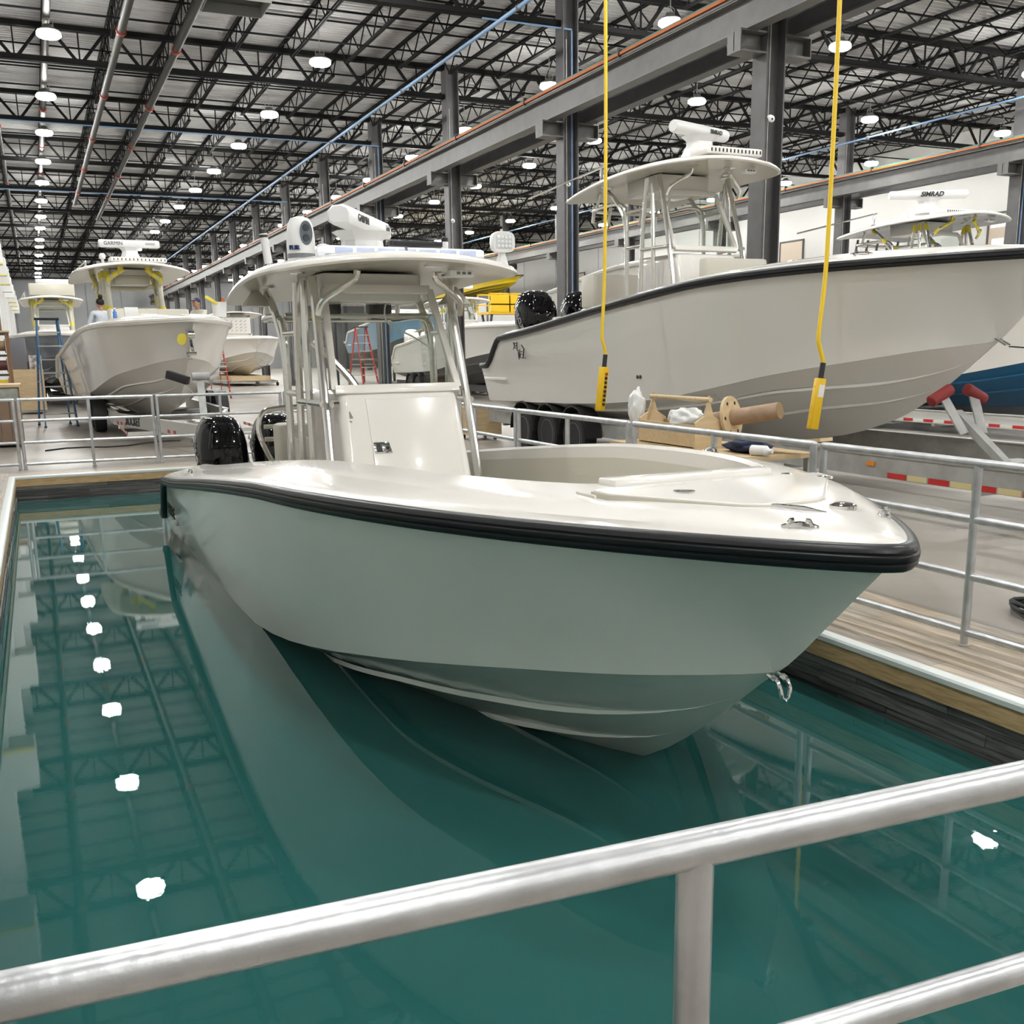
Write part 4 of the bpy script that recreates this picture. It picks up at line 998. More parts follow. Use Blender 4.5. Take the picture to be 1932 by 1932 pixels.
M_bot = mat('bounce_lightened_gelcoat', (.84, .83, .80), .3, coat=.3)  # hull gelcoat made lighter underneath; floor bounce light put into the colour
def trailer_boat():
    s = Boat('center_console_boat', 'large off white boat with black rub rail on a triple axle trailer', (8.75, 6.92, .36), (1.02, 1.066, 1.02), zup=.2)
    s.hull(M_hull2, M_black, M_gel, mbot=M_bot)
    s.ttop(z0=.42); s.frame(z=.42, zb=.2); s.console(z=.25, latch=False); s.windshield(z=.30); s.rod_holders(z=.40)
    seat(s, CL - .45, CL + .45, 6.75, 7.4, .1, 1.3, 'console_seat'); seat(s, CL - .5, CL + .5, 7.3, 7.5, 1.0, 1.52, 'seat_backrest')
    seat(s, CL - .62, CL + .62, 10.0, 10.45, 1.0, 1.5, 'leaning_seat'); seat(s, CL - .6, CL + .6, 9.8, 10.5, .1, 1.0, 'leaning_post', M_gel); seat(s, CL - .6, CL + .6, 11.2, 11.5, .3, .9, 'transom_seat')
    for x in (-.46, .46): s.outboard(CL + x, z=.42, y=9.75, big=1.15)
    outriggers(s, 2.66); led_grille(s, CL + .1, 7.75, 2.90)
    o, ux, uy, pd, sc = s.radar(CL - .05, 8.15, 2.90, .30, 1.15, round_=True)
    n_ = V((ux.y, -ux.x, 0)); s.t('scanner_lettering', 'SIMRAD', .075, frame(o + ux * .25 + n_ * .092, ux, (0, 0, 1)), M_dark, pd, extr=.003, bold=.002)
    for d in (.0, .07): s.b(MB().lathe([(.026, 0), (.026, .01), (.016, .012)], (CL - 1.325, BY + 4.95 + d, -.0), (-1, 0, .1), n=12), 'drain_fitting', M_dark)
    # stylised stern lettering on the quarter, small strokes
    x = CL - 1.487; zz = .34
    def st(pts, r=.008): s.b(MB().tube([(x, BY + 8.52 - u * .85, zz + v * .85) for u, v in pts], r, 6), 'lettering_stroke', M_dark, s.H)
    st([(.0, .17), (.05, .11), (.0, .04)]); st([(.05, .17), (.05, .10), (.10, .06)]); st([(.09, .16), (.13, .16)]); st([(.08, .11), (.13, .11)]); st([(.16, .18), (.16, .02)])
    st([(.2, .03), (.25, -.14), (.28, .04)]); st([(.28, .0), (.38, .0)]); st([(.30, -.05), (.38, -.05)]); st([(.30, -.12), (.30, -.02)]); st([(.34, -.12), (.40, -.12)])
    st([(.36, .12), (.46, .05), (.42, -.12), (.52, -.12)], .010)
    # bow ring with strap
    m = MB(); m.tube([(CL - .03, BY + .62, .42), (CL - .03, BY + .5, .36), (CL + .03, BY + .5, .36), (CL + .03, BY + .62, .42)], .01, 8); s.b(m, 'bow_eye', M_chrome)
    s.cleat(-.9, 1.55, s.zs(1.5) + .1, -.9, .22, 'bow_cleat')
    r = trailer('galvanised triple axle trailer carrying the large off white boat', 8.75, 4.4, 18.2, 1.02, (16.07, 15.14, 14.21), .37, .60)
    for k in range(7):
        yy = 6.0 + k * .27
        MB().box(7.69, 7.694, yy, yy + .25, .375, .43).build('reflector_strip', (M_rtape, M_ytape)[k % 2], r, smooth=False)
    MB().box(7.675, 7.694, 8.05, 8.16, .48, .52).build('side_marker', M_amber, r, smooth=False)
    # bow stop: leaning post, two plates and red rollers
    p = MB().beam((8.75, 7.35, .5), (8.75, 8.02, .98), .1, .08); p.build('bow_post', M_galv, r, smooth=False)
    for sx in (-.13, .13):
        MB().beam((8.75 + sx, 7.78, .78), (8.75 + sx * 1.7, 8.02, 1.17), .02, .13, (1, 0, 0)).build('bow_plate', M_galv, r, bevel=.004)
        MB().lathe([(.05, -.15), (.062, -.14), (.062, .14), (.05, .15)], (8.75 + sx * 1.9, 8.02, 1.17), (1, .0, .45 * (1 if sx < 0 else -1)), 16).build('bow_roller', mat('red_rubber', (.25, .03, .03), .6), r)
    MB().box(8.4, 9.1, 7.2, 7.5, .5, .53).build('winch_plate', M_galv, r, smooth=False)
    st_ = MB().beam((8.75, 7.42, 1.66), (8.75, 5.0, 1.5), .04, .012); st_.build('winch_strap', M_dark, r, smooth=False)
trailer_boat()

M_navy = mat('blue_bottom_paint', (.02, .15, .33), .35)
M_botg = mat('grey_bottom_paint', (.16, .16, .165), .5)
def rack_boat():
    s = Boat('center_console_boat', 'white boat with blue bottom paint and taped tower tubes beside the side wall', (16.9, 10.0, .38), (1.02, 1.066, 1.02), zup=.2)
    s.hull(M_gel, M_black, M_gel, mbot=M_navy)
    und = mat('slate_underside', (.20, .24, .30), .25, coat=.5)
    s.ttop(z0=.40, under=und); s.frame(z=.40, zb=.2, taped=4); s.console(z=.25, latch=False); s.windshield(z=.30); s.rod_holders(z=.40, m=M_grey)
    outriggers(s, 2.66); led_grille(s, CL + .1, 8.3, 2.87, .42)
    o, ux, uy, pd, sc = s.radar(CL - .05, 8.8, 2.92, -.5, 1.5, round_=True)
    n_ = V((ux.y, -ux.x, 0)); s.t('scanner_lettering', 'SIMRAD', .125, frame(o + ux * .05 + n_ * .094, ux, (0, 0, 1)), M_dark, pd, extr=.004, bold=.004, shear=.2)
    for x, h in ((-.75, .16), (-.55, .22)): s.b(MB().lathe([(.05, 0), (.05, h * .7), (.035, h)], (CL + x, 8.7, 2.72), n=12), 'gps_puck', M_white)
    for x in (-.46, .46): s.outboard(CL + x, z=.3, y=9.75, big=1.1, txt=False)
    trailer('long white trailer with red and white reflector strips under the blue bottomed boat', 16.9, 7.6, 20.5, 1.2, (17.6, 16.7), .18, .42, tape='all', m=mat('white_trailer_paint', (.6, .6, .57), .5))
rack_boat()

def bow_on_boat():
    s = Boat('center_console_boat', 'tall white boat seen bow on, tower tubes wrapped in film and yellow tape', (2.62, 19.6, .25), (.96, 1.066, 1.04), zup=.04, yaw=.072)
    s.hull(M_gel, M_gel, M_gel)
    s.ttop(z0=-.05, wid=1.2); s.frame(z=-.05, zb=.2, m=M_film, r=.062, taped=4)
    s.console(z=.05, latch=False)
    seat(s, CL - .85, CL + .85, 6.6, 6.9, .2, 1.36, 'console_seat', M_beige)
    for k in range(6): s.b(MB().box(CL - .7 + k * .28, CL - .69 + k * .28, 6.585, 6.6, 1.12, 1.22), 'seat_slot', M_dark)
    s.b(MB().rbox((CL + .02, 8.8, 2.05), (.42, .3, .10), .06), 'overhead_box', M_beige, s.top)
    outriggers(s, 2.2, L=1.6); led_grille(s, CL + .1, 8.0, 2.42, .62)
    o, ux, uy, pd, sc = s.radar(CL + .05, 8.6, 2.46, -.08, 1.35)
    n_ = V((ux.y, -ux.x, 0)); s.t('scanner_lettering', 'GARMIN', .11, frame(o + ux * -.36 + n_ * .109, ux, (0, 0, 1)), M_dark, pd, extr=.003)
    s.b(MB().beam(o + ux * .35 + n_ * .107, o + ux * .56 + n_ * .107, .004, .05), 'scanner_badge', mat('badge_grey', (.45, .45, .45), .4), pd)
    s.b(MB().lathe([(.03, 0), (.03, .06), (.07, .09), (.07, .15), (.04, .19)], (CL - .62, 8.3, 2.38), n=12), 'dome_antenna', M_white)
    # anchor roller with yellow tape at the stem
    a = MB(); a.beam((CL - .08, BY + .22, .82), (CL - .08, BY - .08, .74), .05, .12); a.cyl((CL - .13, BY - .04, .78), (CL - .02, BY - .04, .78), .07, 12)
    a.beam((CL - .08, BY - .02, .70), (CL - .02, BY + .12, .48), .04, .05); a.cyl((CL - .16, BY + .05, .46), (CL + .02, BY + .05, .46), .03, 8)
    an = s.b(a, 'anchor_roller', M_chrome)
    s.b(MB().lathe([(.10, 0), (.10, .015), (.06, .02)], (CL - .20, BY + .12, .70), (-.7, -.7, .1), n=16), 'tape_patch', M_tape, an)
    m = MB(); m.tube([(CL - .03, BY + .62, .42), (CL - .03, BY + .5, .36), (CL + .03, BY + .5, .36), (CL + .03, BY + .62, .42)], .012, 8); s.b(m, 'bow_eye', M_chrome)
    M = s.M
    r = trailer('white bow trailer with winch post and ROCKET lettering under the taped boat', 2.5, 17.9, 29.6, 1.12, (26.2, 25.2), .28, .52, tape='ends', vl=5.2, m=mat('white_trailer_paint', (.6, .6, .57), .5))
    dv = V((2.44 - 1.38, 17.9 - 23.1, 0)).normalized(); nv = V((dv.y, -dv.x, 0)); q = V((1.38, 23.1, .40)) + dv * 1.35 + nv * .04
    text('draw_beam_lettering', 'ROCKET', .24, frame(q, dv, (0, 0, 1)), M_dark, r, extr=.006, bold=.006)
    for k in range(10):
        q = V((1.38, 23.1, .33)) + dv * (.1 + .13 * k if k < 6 else 3.3 + .16 * (k - 6)) + nv * .037
        if k % 2: MB().beam(q, q + dv * .12, .006, .06).build('reflector_strip', M_rtape, r, smooth=False)
    MB().beam((2.55, 18.7, .5), (2.6, 19.2, 1.35), .12, .10).build('winch_post', M_galv, r, smooth=False)
    w_ = MB(); w_.cyl((2.45, 19.1, 1.30), (2.75, 19.1, 1.30), .07, 14); w_.beam((2.75, 19.1, 1.30), (2.92, 19.0, 1.46), .025, .025); w_.cyl((2.92, 19.0, 1.46), (3.04, 19.0, 1.46), .02, 8)
    w_.build('winch', M_galv, r)
    MB().beam((2.1, 19.6, 1.34), (2.42, 19.35, 1.22), .12, .14).build('bow_bunk', M_dark, r, bevel=.01)
    # things left on its deck
    zz = 2.48
    b = empty('bucket', (3.45, 21.9, zz - .08), 'white plastic bucket with orange tools on the taped boat deck', 'bucket')
    MB().lathe([(.13, 0), (.15, .28), (.155, .29), (.14, .29), (.12, .02)], (3.45, 21.9, zz - .08), n=16).build('pail', M_white, b)
    MB().beam((3.4, 21.8, zz + .17), (3.18, 21.8, zz + .31), .08, .06).build('paint_roller', M_tape, b, bevel=.01)
    MB().beam((3.5, 21.92, zz + .15), (3.55, 21.95, zz + .28), .05, .05).build('orange_tool', M_orange, b)
    tag(MB().lathe([(.04, 0), (.04, .14), (.015, .18), (.015, .21)], (1.55, 22.9, zz - .1), n=12).build('spray_bottle', mat('blue_bottle', (.08, .2, .6), .3)), 'blue and white spray bottle on the taped boat deck', 'bottle')
    tag(MB().rbox((1.86, 22.9, zz), (.13, .1, .14), .01).build('carton', M_white), 'small white carton on the taped boat deck', 'box')
bow_on_boat()

def far_boats():
    M_shine = mat('dark_mirror_gelcoat', (.14, .16, .20), .06, coat=1.)
    s = Boat('center_console_boat', 'dark glossy hulled boat behind the blue step ladder', (.75, 36.0, .3), (1.0, 1.05, 1.04), zup=.05)
    s.hull(M_shine, M_gel, M_gel); s.ttop(z0=-.02); s.frame(zb=.2, taped=4, m=M_film, r=.05); s.console(latch=False); s.windshield()
    b = s.b(MB().rbox((CL + .05, 8.4, 2.62), (.75, .35, .2), .06), 'upper_helm', M_beige); s.radar(CL + .2, 8.5, 2.55, 0, 1.3)
    outriggers(s, 2.3, L=1.2)
    trailer('dark trailer under the glossy dark hulled boat', .95, 34.5, 46, .62, (42.5, 41.6), .25, .48, m=M_dark)
    s = Boat('center_console_boat', 'white boat bow on a low dolly beyond the pool boat frame', (10.25, 53.8, .36), (1.22, 1.05, 1.04), zup=.05)
    s.hull(M_gel, M_gel, M_gel, mbot=M_hull2); s.ttop(z0=.05, wid=1.1); s.frame(zb=.2, z=.05); s.console(z=.1, latch=False)
    s.b(MB().rbox((CL - .05, 7.9, 1.75), (.62, .05, .42), .03), 'dash_panel', M_gel)
    for i in range(5):
        for j in range(4): s.b(MB().beam((CL - .5 + i * .2, 7.84, 1.45 + j * .16), (CL - .42 + i * .2, 7.84, 1.53 + j * .16), .01, .02), 'panel_slot', M_grey)
    r = trailer('low steel dolly with caster wheels under the distant bow', 10.0, 53.5, 63, 1.3, (), .16, .26, wheels=False, name='boat_dolly')
    for x in (8.75, 10.1, 11.25):
        for y in (54.6, 61): MB().lathe([(.02, -.03), (.1, -.03), (.1, .03), (.02, .03)], (x, y, .1), (1, .3, 0), 14).build('caster', M_dark, r)
    MB().box(9.0, 11.0, 55, 62, .26, .5).build('wooden_bunk', M_ply, r, smooth=False)
    # boats beyond the crane columns
    s = Boat('center_console_boat', 'white boat with grey bottom behind the triple axle trailer boat', (14.75, 31.6, .36), (1.02, 1.02, 1.03), zup=.15)
    s.hull(M_hull2, M_gel, M_gel, mbot=M_botg); s.ttop(z0=-.2); s.frame(zb=.2, z=-.2, taped=3); s.console(latch=False); s.windshield()
    s.radar(CL, 8.6, 2.3, 0, 1.2); seat(s, CL - .45, CL + .45, 6.6, 7.3, .1, 1.25, 'console_seat', M_gel)
    for x in (-.35, .35): s.outboard(CL + x, m=M_gel, z=.25, txt=False)
    trailer('black trailer under the white and grey bottomed boat', 14.75, 30, 42, 1.1, (39.5, 38.6), .28, .5, m=M_dark)
    s = Boat('center_console_boat', 'light blue hulled boat seen through the pool boat windshield', (17.6, 47, 1.1), (1.15, 1.15, 1.15), zup=.1)
    s.hull(mat('sky_blue_gelcoat', (.13, .26, .38), .2, coat=.5), M_gel, M_gel, mbot=M_botg); s.console(latch=False)
    s.b(MB().rbox((CL, 6.9, 1.2), (.6, .5, .16), .1), 'bow_cushion', M_gel)
    r = empty('boat_cradle', (17.6, 52, 0), 'dark steel cradle under the light blue hulled boat', 'cradle')
    for x in (16.7, 18.5): MB().box(x - .08, x + .08, 48.5, 58, .9, 1.15).build('cradle_beam', M_dark, r, smooth=False)
    for x in (16.7, 18.5):
        for y in (49, 53, 57.5): MB().box(x - .06, x + .06, y - .06, y + .06, 0, .9).build('cradle_leg', M_dark, r, smooth=False)
    s = Boat('center_console_boat', 'pale hull raised on stands with a film wrapped console, behind the trailer boat', (15.2, 20.6, 1.55), (1.05, .93, 1.05), zup=.2)
    s.hull(M_hull2, M_hull2, M_gel)
    film = mat('clear_plastic_wrap', (.62, .63, .65), .25, alpha=.75)
    F = MB(); F.loft([[(CL + a * k + .05 * math.sin(5 * a + 3 * zz), 8.3 + b_ * k, zz) for a, b_ in ((.8, .9), (0, 1.1), (-.8, .9), (-.95, 0), (-.8, -.9), (0, -1.1), (.8, -.9), (.95, 0))] for zz, k in ((.2, 1.05), (.7, 1.0), (1.05, .85), (1.25, .55), (1.32, .2))])
    s.b(F, 'wrapped_console', film)
    for i in range(6):
        a = i * 1.05
        s.b(MB().beam((CL + .2 * math.cos(a), 8.3 + .25 * math.sin(a), 1.33), (CL + .9 * math.cos(a), 8.3 + 1.0 * math.sin(a), .6), .03, .03), 'film_fold', film)
    r = empty('boat_cradle', (15.2, 25, 0), 'steel stands under the raised pale hull', 'cradle')
    for x in (14.4, 16.0):
        MB().box(x - .08, x + .08, 22.5, 29, 1.35, 1.6).build('cradle_beam', M_galv, r, smooth=False)
        for y in (23, 26, 28.8): MB().box(x - .06, x + .06, y - .06, y + .06, 0, 1.35).build('cradle_leg', M_galv, r, smooth=False)
    # office block with a yellow hull stored on its roof
    of = struct(MB().box(24.2, 26.2, 56.5, 76, 0, 4.55).build('wall_office', M_wall, smooth=False))
    MB().box(24.0, 26.4, 56.3, 76.2, 4.55, 4.75).build('roof_slab', M_steel, of, smooth=False)
    for k in range(5): MB().box(24.14, 24.2, 57 + k * 3.8, 57.15 + k * 3.8, 0, 4.5).build('panel_joint', M_steel_l, of, smooth=False)
    s = Boat('boat_hull', 'yellow bare hull stored up on the white office roof', (25.3, 54.6, 4.75), (.8, 1.55, .52))
    Y = mat('yellow_gelcoat', (.72, .52, .01), .3, coat=.4); s.hull(Y, M_dark, Y, mlin=Y)
    t = empty('lift_platform', (21.0, 47.5, 0), 'bright yellow work platform beyond the parked boats', 'platform')
    MB().box(19.9, 22.1, 46.8, 48.2, 3.35, 3.45).build('platform_floor', M_yel, t, smooth=False)
    for z in (3.8, 4.3):
        for y in (46.8, 48.2): MB().box(19.9, 22.1, y - .02, y + .02, z - .03, z + .03).build('guard_bar', M_yel, t, smooth=False)
    for x in (19.92, 21.0, 22.08):
        for y in (46.8, 48.2): MB().box(x - .03, x + .03, y - .02, y + .02, 3.4, 4.33).build('guard_post', M_yel, t, smooth=False)
    MB().box(20.0, 22.0, 46.78, 46.8, 3.45, 4.2).build('kick_panel', M_yel, t, smooth=False)
    for x in (20.1, 21.9):
        MB().beam((x, 46.9, .4), (x, 48.1, 3.35), .08, .12).build('scissor_arm', M_steel, t, smooth=False); MB().beam((x, 48.1, .4), (x, 46.9, 3.35), .08, .12).build('scissor_arm', M_steel, t, smooth=False)
    MB().box(19.9, 22.1, 46.8, 48.2, .0, .45).build('chassis', M_yel, t, bevel=.03)
far_boats()

# ------------------------------------------------------------------ people
def person(label, foot, face, shirt, cap=None, bun=False, lean=0., trousers=(.05, .06, .09), seated=False):
    x, y, z = foot; root = empty('person', foot, label, 'person')
    ca, sa = math.cos(face), math.sin(face)
    P = lambda f, r, h: (x + ca * f + sa * r, y + sa * f - ca * r, z + h)
    L = lean
    vs = [P(0, 0, .95), P(.02 + L * .3, 0, 1.15), P(.02 + L * .7, 0, 1.35), P(L, 0, 1.46),
          P(L * .9, .19, 1.41), P(.06 + L, .25, 1.14), P(.28 + L, .20, 1.08), P(.36 + L, .18, 1.06),
          P(L * .9, -.19, 1.41), P(.10 + L, -.25, 1.14), P(.30 + L, -.18, 1.10), P(.38 + L, -.16, 1.08),
          P(0, .10, .90), P(.03, .11, .48), P(0, .11, .08), P(.16, .12, .04), P(0, -.10, .90), P(.05, -.11, .48), P(0, -.11, .08), P(.16, -.12, .04)]
    es = [(0, 1), (1, 2), (2, 3), (2, 4), (4, 5), (5, 6), (6, 7), (2, 8), (8, 9), (9, 10), (10, 11), (0, 12), (12, 13), (13, 14), (14, 15), (0, 16), (16, 17), (17, 18), (18, 19)]
    rr = [.15, .145, .16, .06, .062, .048, .036, .04, .062, .048, .036, .04, .10, .07, .045, .045, .10, .07, .045, .045]
    me = bpy.data.meshes.new('body'); o0 = ORG[root.name]
    me.from_pydata([(a - o0.x, b_ - o0.y, c_ - o0.z) for a, b_, c_ in vs], es, [])
    o = bpy.data.objects.new('body', me); COL.objects.link(o); o.parent = root; ORG[o.name] = o0
    md = o.modifiers.new('skin', 'SKIN')
    for i, q in enumerate(rr): me.skin_vertices[0].data[i].radius = (q, q * (.72 if i < 3 else 1))
    me.skin_vertices[0].data[0].use_root = True
    sb = o.modifiers.new('sub', 'SUBSURF'); sb.levels = 1; sb.render_levels = 2
    me.materials.append(shirt)
    T = MB()
    for sg in (-1, 1): T.tube([P(.0, sg * .10, .93), P(.03, sg * .11, .5), P(.0, sg * .11, .06)], [.125, .09, .065], 10)
    T.build('trousers', mat('work_trousers', trousers, .8), root)
    h = P(L + .03, 0, 1.60)
    H = MB(); H.ell(h, (.078, .085, .112), 14, 10); H.tube([P(L * .95, 0, 1.44), P(L + .01, 0, 1.54)], [.05, .048], 10)
    H.ell(P(L + .125, 0, 1.585), (.016, .016, .022), 8, 5)
    hd = H.build('head', M_skin, root)
    for sg in (-1, 1):
        MB().ell(P(L + .105, sg * .032, 1.612), (.012, .012, .007), 8, 4).build('eye', M_dark, hd); MB().ell(P(L + .02, sg * .082, 1.595), (.018, .012, .028), 8, 5).build('ear', M_skin, hd)
        hp = P(.40 + L, sg * .165, 1.07); MB().ell(hp, (.045, .04, .02), 10, 5).build('palm', M_skin, root)
        for k in range(4): MB().tube([P(.42 + L, sg * (.14 + .017 * k), 1.075), P(.46 + L + .005 * k, sg * (.14 + .017 * k), 1.07), P(.485 + L, sg * (.14 + .017 * k), 1.045)], .008, 6).build('finger', M_skin, root)
        MB().tube([P(.39 + L, sg * .13, 1.07), P(.42 + L, sg * .11, 1.065), P(.45 + L, sg * .112, 1.05)], .009, 6).build('thumb', M_skin, root)
    MB().tube([P(L + .112, -.022, 1.547), P(L + .116, 0, 1.545), P(L + .112, .022, 1.547)], .006, 6).build('mouth', mat('lips', (.3, .12, .1), .5), hd)
    HR = MB(); HR.ell(P(L + .012, 0, 1.632), (.086, .09, .09), 14, 8)
    if bun: HR.ell(P(L - .03, 0, 1.745), (.05, .05, .045), 12, 6)
    HR.build('cap' if cap else 'hair', cap or M_hair, hd)
    if cap: MB().ell(P(L + .10, 0, 1.655), (.07, .07, .012), 12, 4).build('cap_brim', cap, hd)
    return root
person('person with a black hair bun and white shirt beside the wrapped tower', (1.42, 25.0, 1.18), 1.9, mat('white_shirt', (.62, .66, .74), .8), bun=True)
person('person in a navy cap leaning over the far side of the taped boat', (3.5, 24.6, 1.18), -2.6, mat('cream_shirt', (.62, .58, .50), .8), cap=mat('navy_cap', (.02, .025, .07), .7), lean=.12)
person('person in a red cap and tan shirt seen through the windshield', (14.2, 39.6, 1.35), 2.6, mat('tan_shirt', (.36, .28, .18), .8), cap=mat('red_cap', (.5, .03, .04), .7), lean=.05)

# ------------------------------------------------------------------ ladders
def ladder(label, x, y, h, m, w=.5, sp=.55, rot=0., rungs=7, name='step_ladder'):
    root = empty(name, (x, y, 0), label, 'ladder'); ca, sa = math.cos(rot), math.sin(rot)
    P = lambda u, v, z: (x + u * ca - v * sa, y + u * sa + v * ca, z)
    for sg in (-1, 1):
        MB().beam(P(sg * w / 2, -sp, 0), P(sg * w * .32, 0, h), .03, .08).build('front_rail', m, root, smooth=False)
        MB().beam(P(sg * w / 2, sp * .9, 0), P(sg * w * .30, .06, h - .04), .03, .06).build('rear_rail', m, root, smooth=False)
        MB().beam(P(sg * w * .42, -sp * .5, h * .42), P(sg * w * .42, sp * .45, h * .42), .02, .03).build('spreader', M_galv, root, smooth=False)
        for v in (-sp, sp * .9): MB().box(*sum([[P(sg * w / 2, v, 0)[0] - .03, P(sg * w / 2, v, 0)[0] + .03], [P(sg * w / 2, v, 0)[1] - .04, P(sg * w / 2, v, 0)[1] + .04]], []), 0, .04).build('foot', M_dark, root, smooth=False)
    for k in range(1, rungs + 1):
        t = k / (rungs + 1); hw = w / 2 * (1 - t) + w * .32 * t; v = -sp * (1 - t)
        MB().beam(P(-hw, v, h * t), P(hw, v, h * t), .09, .03).build('step', M_galv, root, smooth=False)
        if k % 2 == 0: MB().beam(P(-hw, sp * .9 * (1 - t), h * t), P(hw, sp * .9 * (1 - t), h * t), .03, .03).build('rear_brace', M_galv, root, smooth=False)
    MB().rbox(P(0, .02, h), (w * .38, .12, .03), .02).build('top_cap', M_dark, root)
    return root
M_lblue = mat('blue_fibreglass', (.06, .16, .30), .5); M_lred = mat('red_fibreglass', (.40, .04, .03), .5)
ladder('tall blue fibreglass step ladder standing beside the taped boat', .35, 28.0, 2.55, M_lblue, .72, .6, .12, 7)
ladder('red fibreglass step ladder between the taped boat and the distant bow', 6.2, 41.5, 3.0, M_lred, .7, .7, .1, 8)
ladder('red fibreglass step ladder seen through the pool boat windshield', 12.75, 44.0, 2.7, M_lred, .8, .65, .3, 7)

# ------------------------------------------------------------------ clutter by the left wall
def clutter():
    M_crate = mat('weathered_crate', (.28, .19, .13), .7, noise=.3, nscale=3, stretch=(1, 1, .3))
    r = empty('storage_crate', (-1.15, 22.4, 0), 'large brown wooden crate with pale lid behind the far railing', 'crate')
    for k in range(9): MB().box(-1.95 + k * .178, -1.78 + k * .178, 21.8, 21.84, .06, 1.12).build('slat', M_crate, r, smooth=False)
    for k in range(6): MB().box(-.39, -.35, 21.85 + k * .2, 22.04 + k * .2, .06, 1.12).build('slat', M_crate, r, smooth=False)
    MB().box(-1.9, -.4, 21.84, 23, .05, 1.1).build('crate_body', mat('pale_board', (.50, .47, .42), .7), r, smooth=False)
    MB().box(-2.0, -.3, 21.75, 23.05, 1.12, 1.17).build('lid', M_ply, r, smooth=False)
    MB().box(-1.95, -.36, 21.79, 21.82, .86, 1.1).build('label_board', mat('faded_print', (.45, .46, .40), .7, noise=.4, nscale=6, col2=(.28, .3, .28)), r, smooth=False)
    r = empty('plywood_bin', (-.1, 34.5, 0), 'tan plywood bin with cartons on top beside the glossy boat', 'bin')
    MB().box(-.75, .18, 34.0, 35.2, .12, 1.3).build('bin_body', M_ply, r, smooth=False)
    for x in (-.65, .08): MB().box(x - .04, x + .04, 34.05, 35.1, 0, .12).build('skid', M_lumber, r, smooth=False)
    tag(MB().rbox((-.45, 34.4, 1.75), (.24, .2, .45), .02).build('grey_panel_stack', mat('grey_board', (.16, .16, .18), .7)), 'dark grey upright board on the plywood bin', 'board')
    tag(MB().rbox((.0, 34.35, 1.5), (.17, .2, .2), .01).build('carton', mat('printed_carton', (.62, .58, .55), .7, noise=.5, nscale=9, col2=(.15, .13, .13))), 'white printed carton on the plywood bin', 'box')
    tag(MB().rbox((-.15, 34.9, 1.42), (.2, .15, .12), .05).build('purple_cloth', mat('purple_cloth', (.10, .09, .25), .8)), 'folded purple cloth behind the printed carton', 'cloth')
    r = empty('spool_rack', (-1.2, 31.5, 0), 'steel rack of wire spools below the white columns', 'rack')
    for x in (-2.0, -.62):
        for y in (31, 32): MB().box(x - .04, x + .04, y - .04, y + .04, 0, 2.3).build('rack_post', mat('rack_brown', (.25, .13, .07), .6), r, smooth=False)
    for z in (.7, 1.2, 1.7, 2.25): MB().box(-2.0, -.62, 30.98, 31.04, z - .03, z + .03).build('rack_bar', M_steel, r, smooth=False)
    MB().box(-2.05, -.55, 30.9, 32.1, 2.3, 2.34).build('rack_shelf', M_ply, r, smooth=False)
    cols = [(.10, .03, .03), (.02, .10, .05), (.02, .03, .25), (.65, .45, .02), (.3, .2, .1), (.08, .05, .04), (.4, .4, .38)]
    k = 0
    for z in (.95, 1.45, 1.95):
        for x in (-1.75, -1.4, -1.08, -.8):
            c_ = cols[k % 7]; nm = ('dark red', 'green', 'navy', 'yellow', 'tan', 'brown', 'grey')[k % 7]
            sp = empty('wire_spool', (x, 31.02, z), nm + ' wire spool on the %s bar of the spool rack' % {.95: 'lowest', 1.45: 'middle', 1.95: 'highest'}[z], 'spool', 'wire spools on the rack')
            MB().cyl((x - .11, 31.0, z), (x + .11, 31.0, z), .13, 16).build('wire_coil', mat('wire_' + nm.replace(' ', '_'), c_, .5), sp)
            for sx in (-.12, .12): MB().cyl((x + sx - .01, 31.0, z), (x + sx + .01, 31.0, z), .18, 16).build('spool_flange', mat('spool_grey', (.12, .10, .09), .6), sp)
            k += 1
    r = empty('basket', (-1.1, 31.3, 2.34), 'brown slatted basket on top of the spool rack', 'basket')
    for j in range(4): MB().box(-1.6, -.72, 31.05, 31.07, 2.36 + j * .11, 2.43 + j * .11).build('slat', mat('basket_brown', (.25, .14, .08), .7), r, smooth=False)
    for x in (-1.6, -1.16, -.74): MB().box(x, x + .03, 31.04, 31.08, 2.34, 2.8).build('rib', MATS['basket_brown'], r, smooth=False)
    MB().box(-1.6, -.72, 31.06, 31.6, 2.35, 2.7).build('basket_body', MATS['basket_brown'], r, smooth=False)
    # loose black cable on the floor behind the far railing
    tag(MB().tube([(V((.0, 20.6, .015)) + V((.35 * k, .25 * math.sin(k * 1.3) + .12 * k, 0))) for k in range(8)], .015, 6).build('floor_cable', M_dark), 'thin dark cable lying on the floor behind the far railing', 'cable')
    # cable down the side of the taped boat
    # cart carrying the tool caddy, spool and cloths beside the right railing
    r = empty('work_table', (5.75, 7.6, 0), 'low grey work table behind the side railing', 'table')
    MB().box(5.2, 6.1, 7.1, 9.15, .74, .78).build('table_top', M_ply, r, smooth=False)
    for x in (5.24, 6.06):
        for y in (7.15, 9.1): MB().box(x - .03, x + .03, y - .03, y + .03, 0, .74).build('leg', M_galv, r, smooth=False)
    r = empty('tool_caddy', (5.5, 8.4, .78), 'pale wooden tool caddy with a dowel handle', 'caddy')
    x0, x1, y0, y1 = 5.36, 5.66, 7.88, 8.86
    prof = [(x0, .78), (x1, .78), (x1, 1.02), (x1 - .10, 1.08), (x1 - .14, 1.20), (x1 - .145, 1.26), (x0 + .145, 1.26), (x0 + .14, 1.20), (x0 + .10, 1.08), (x0, 1.02)]
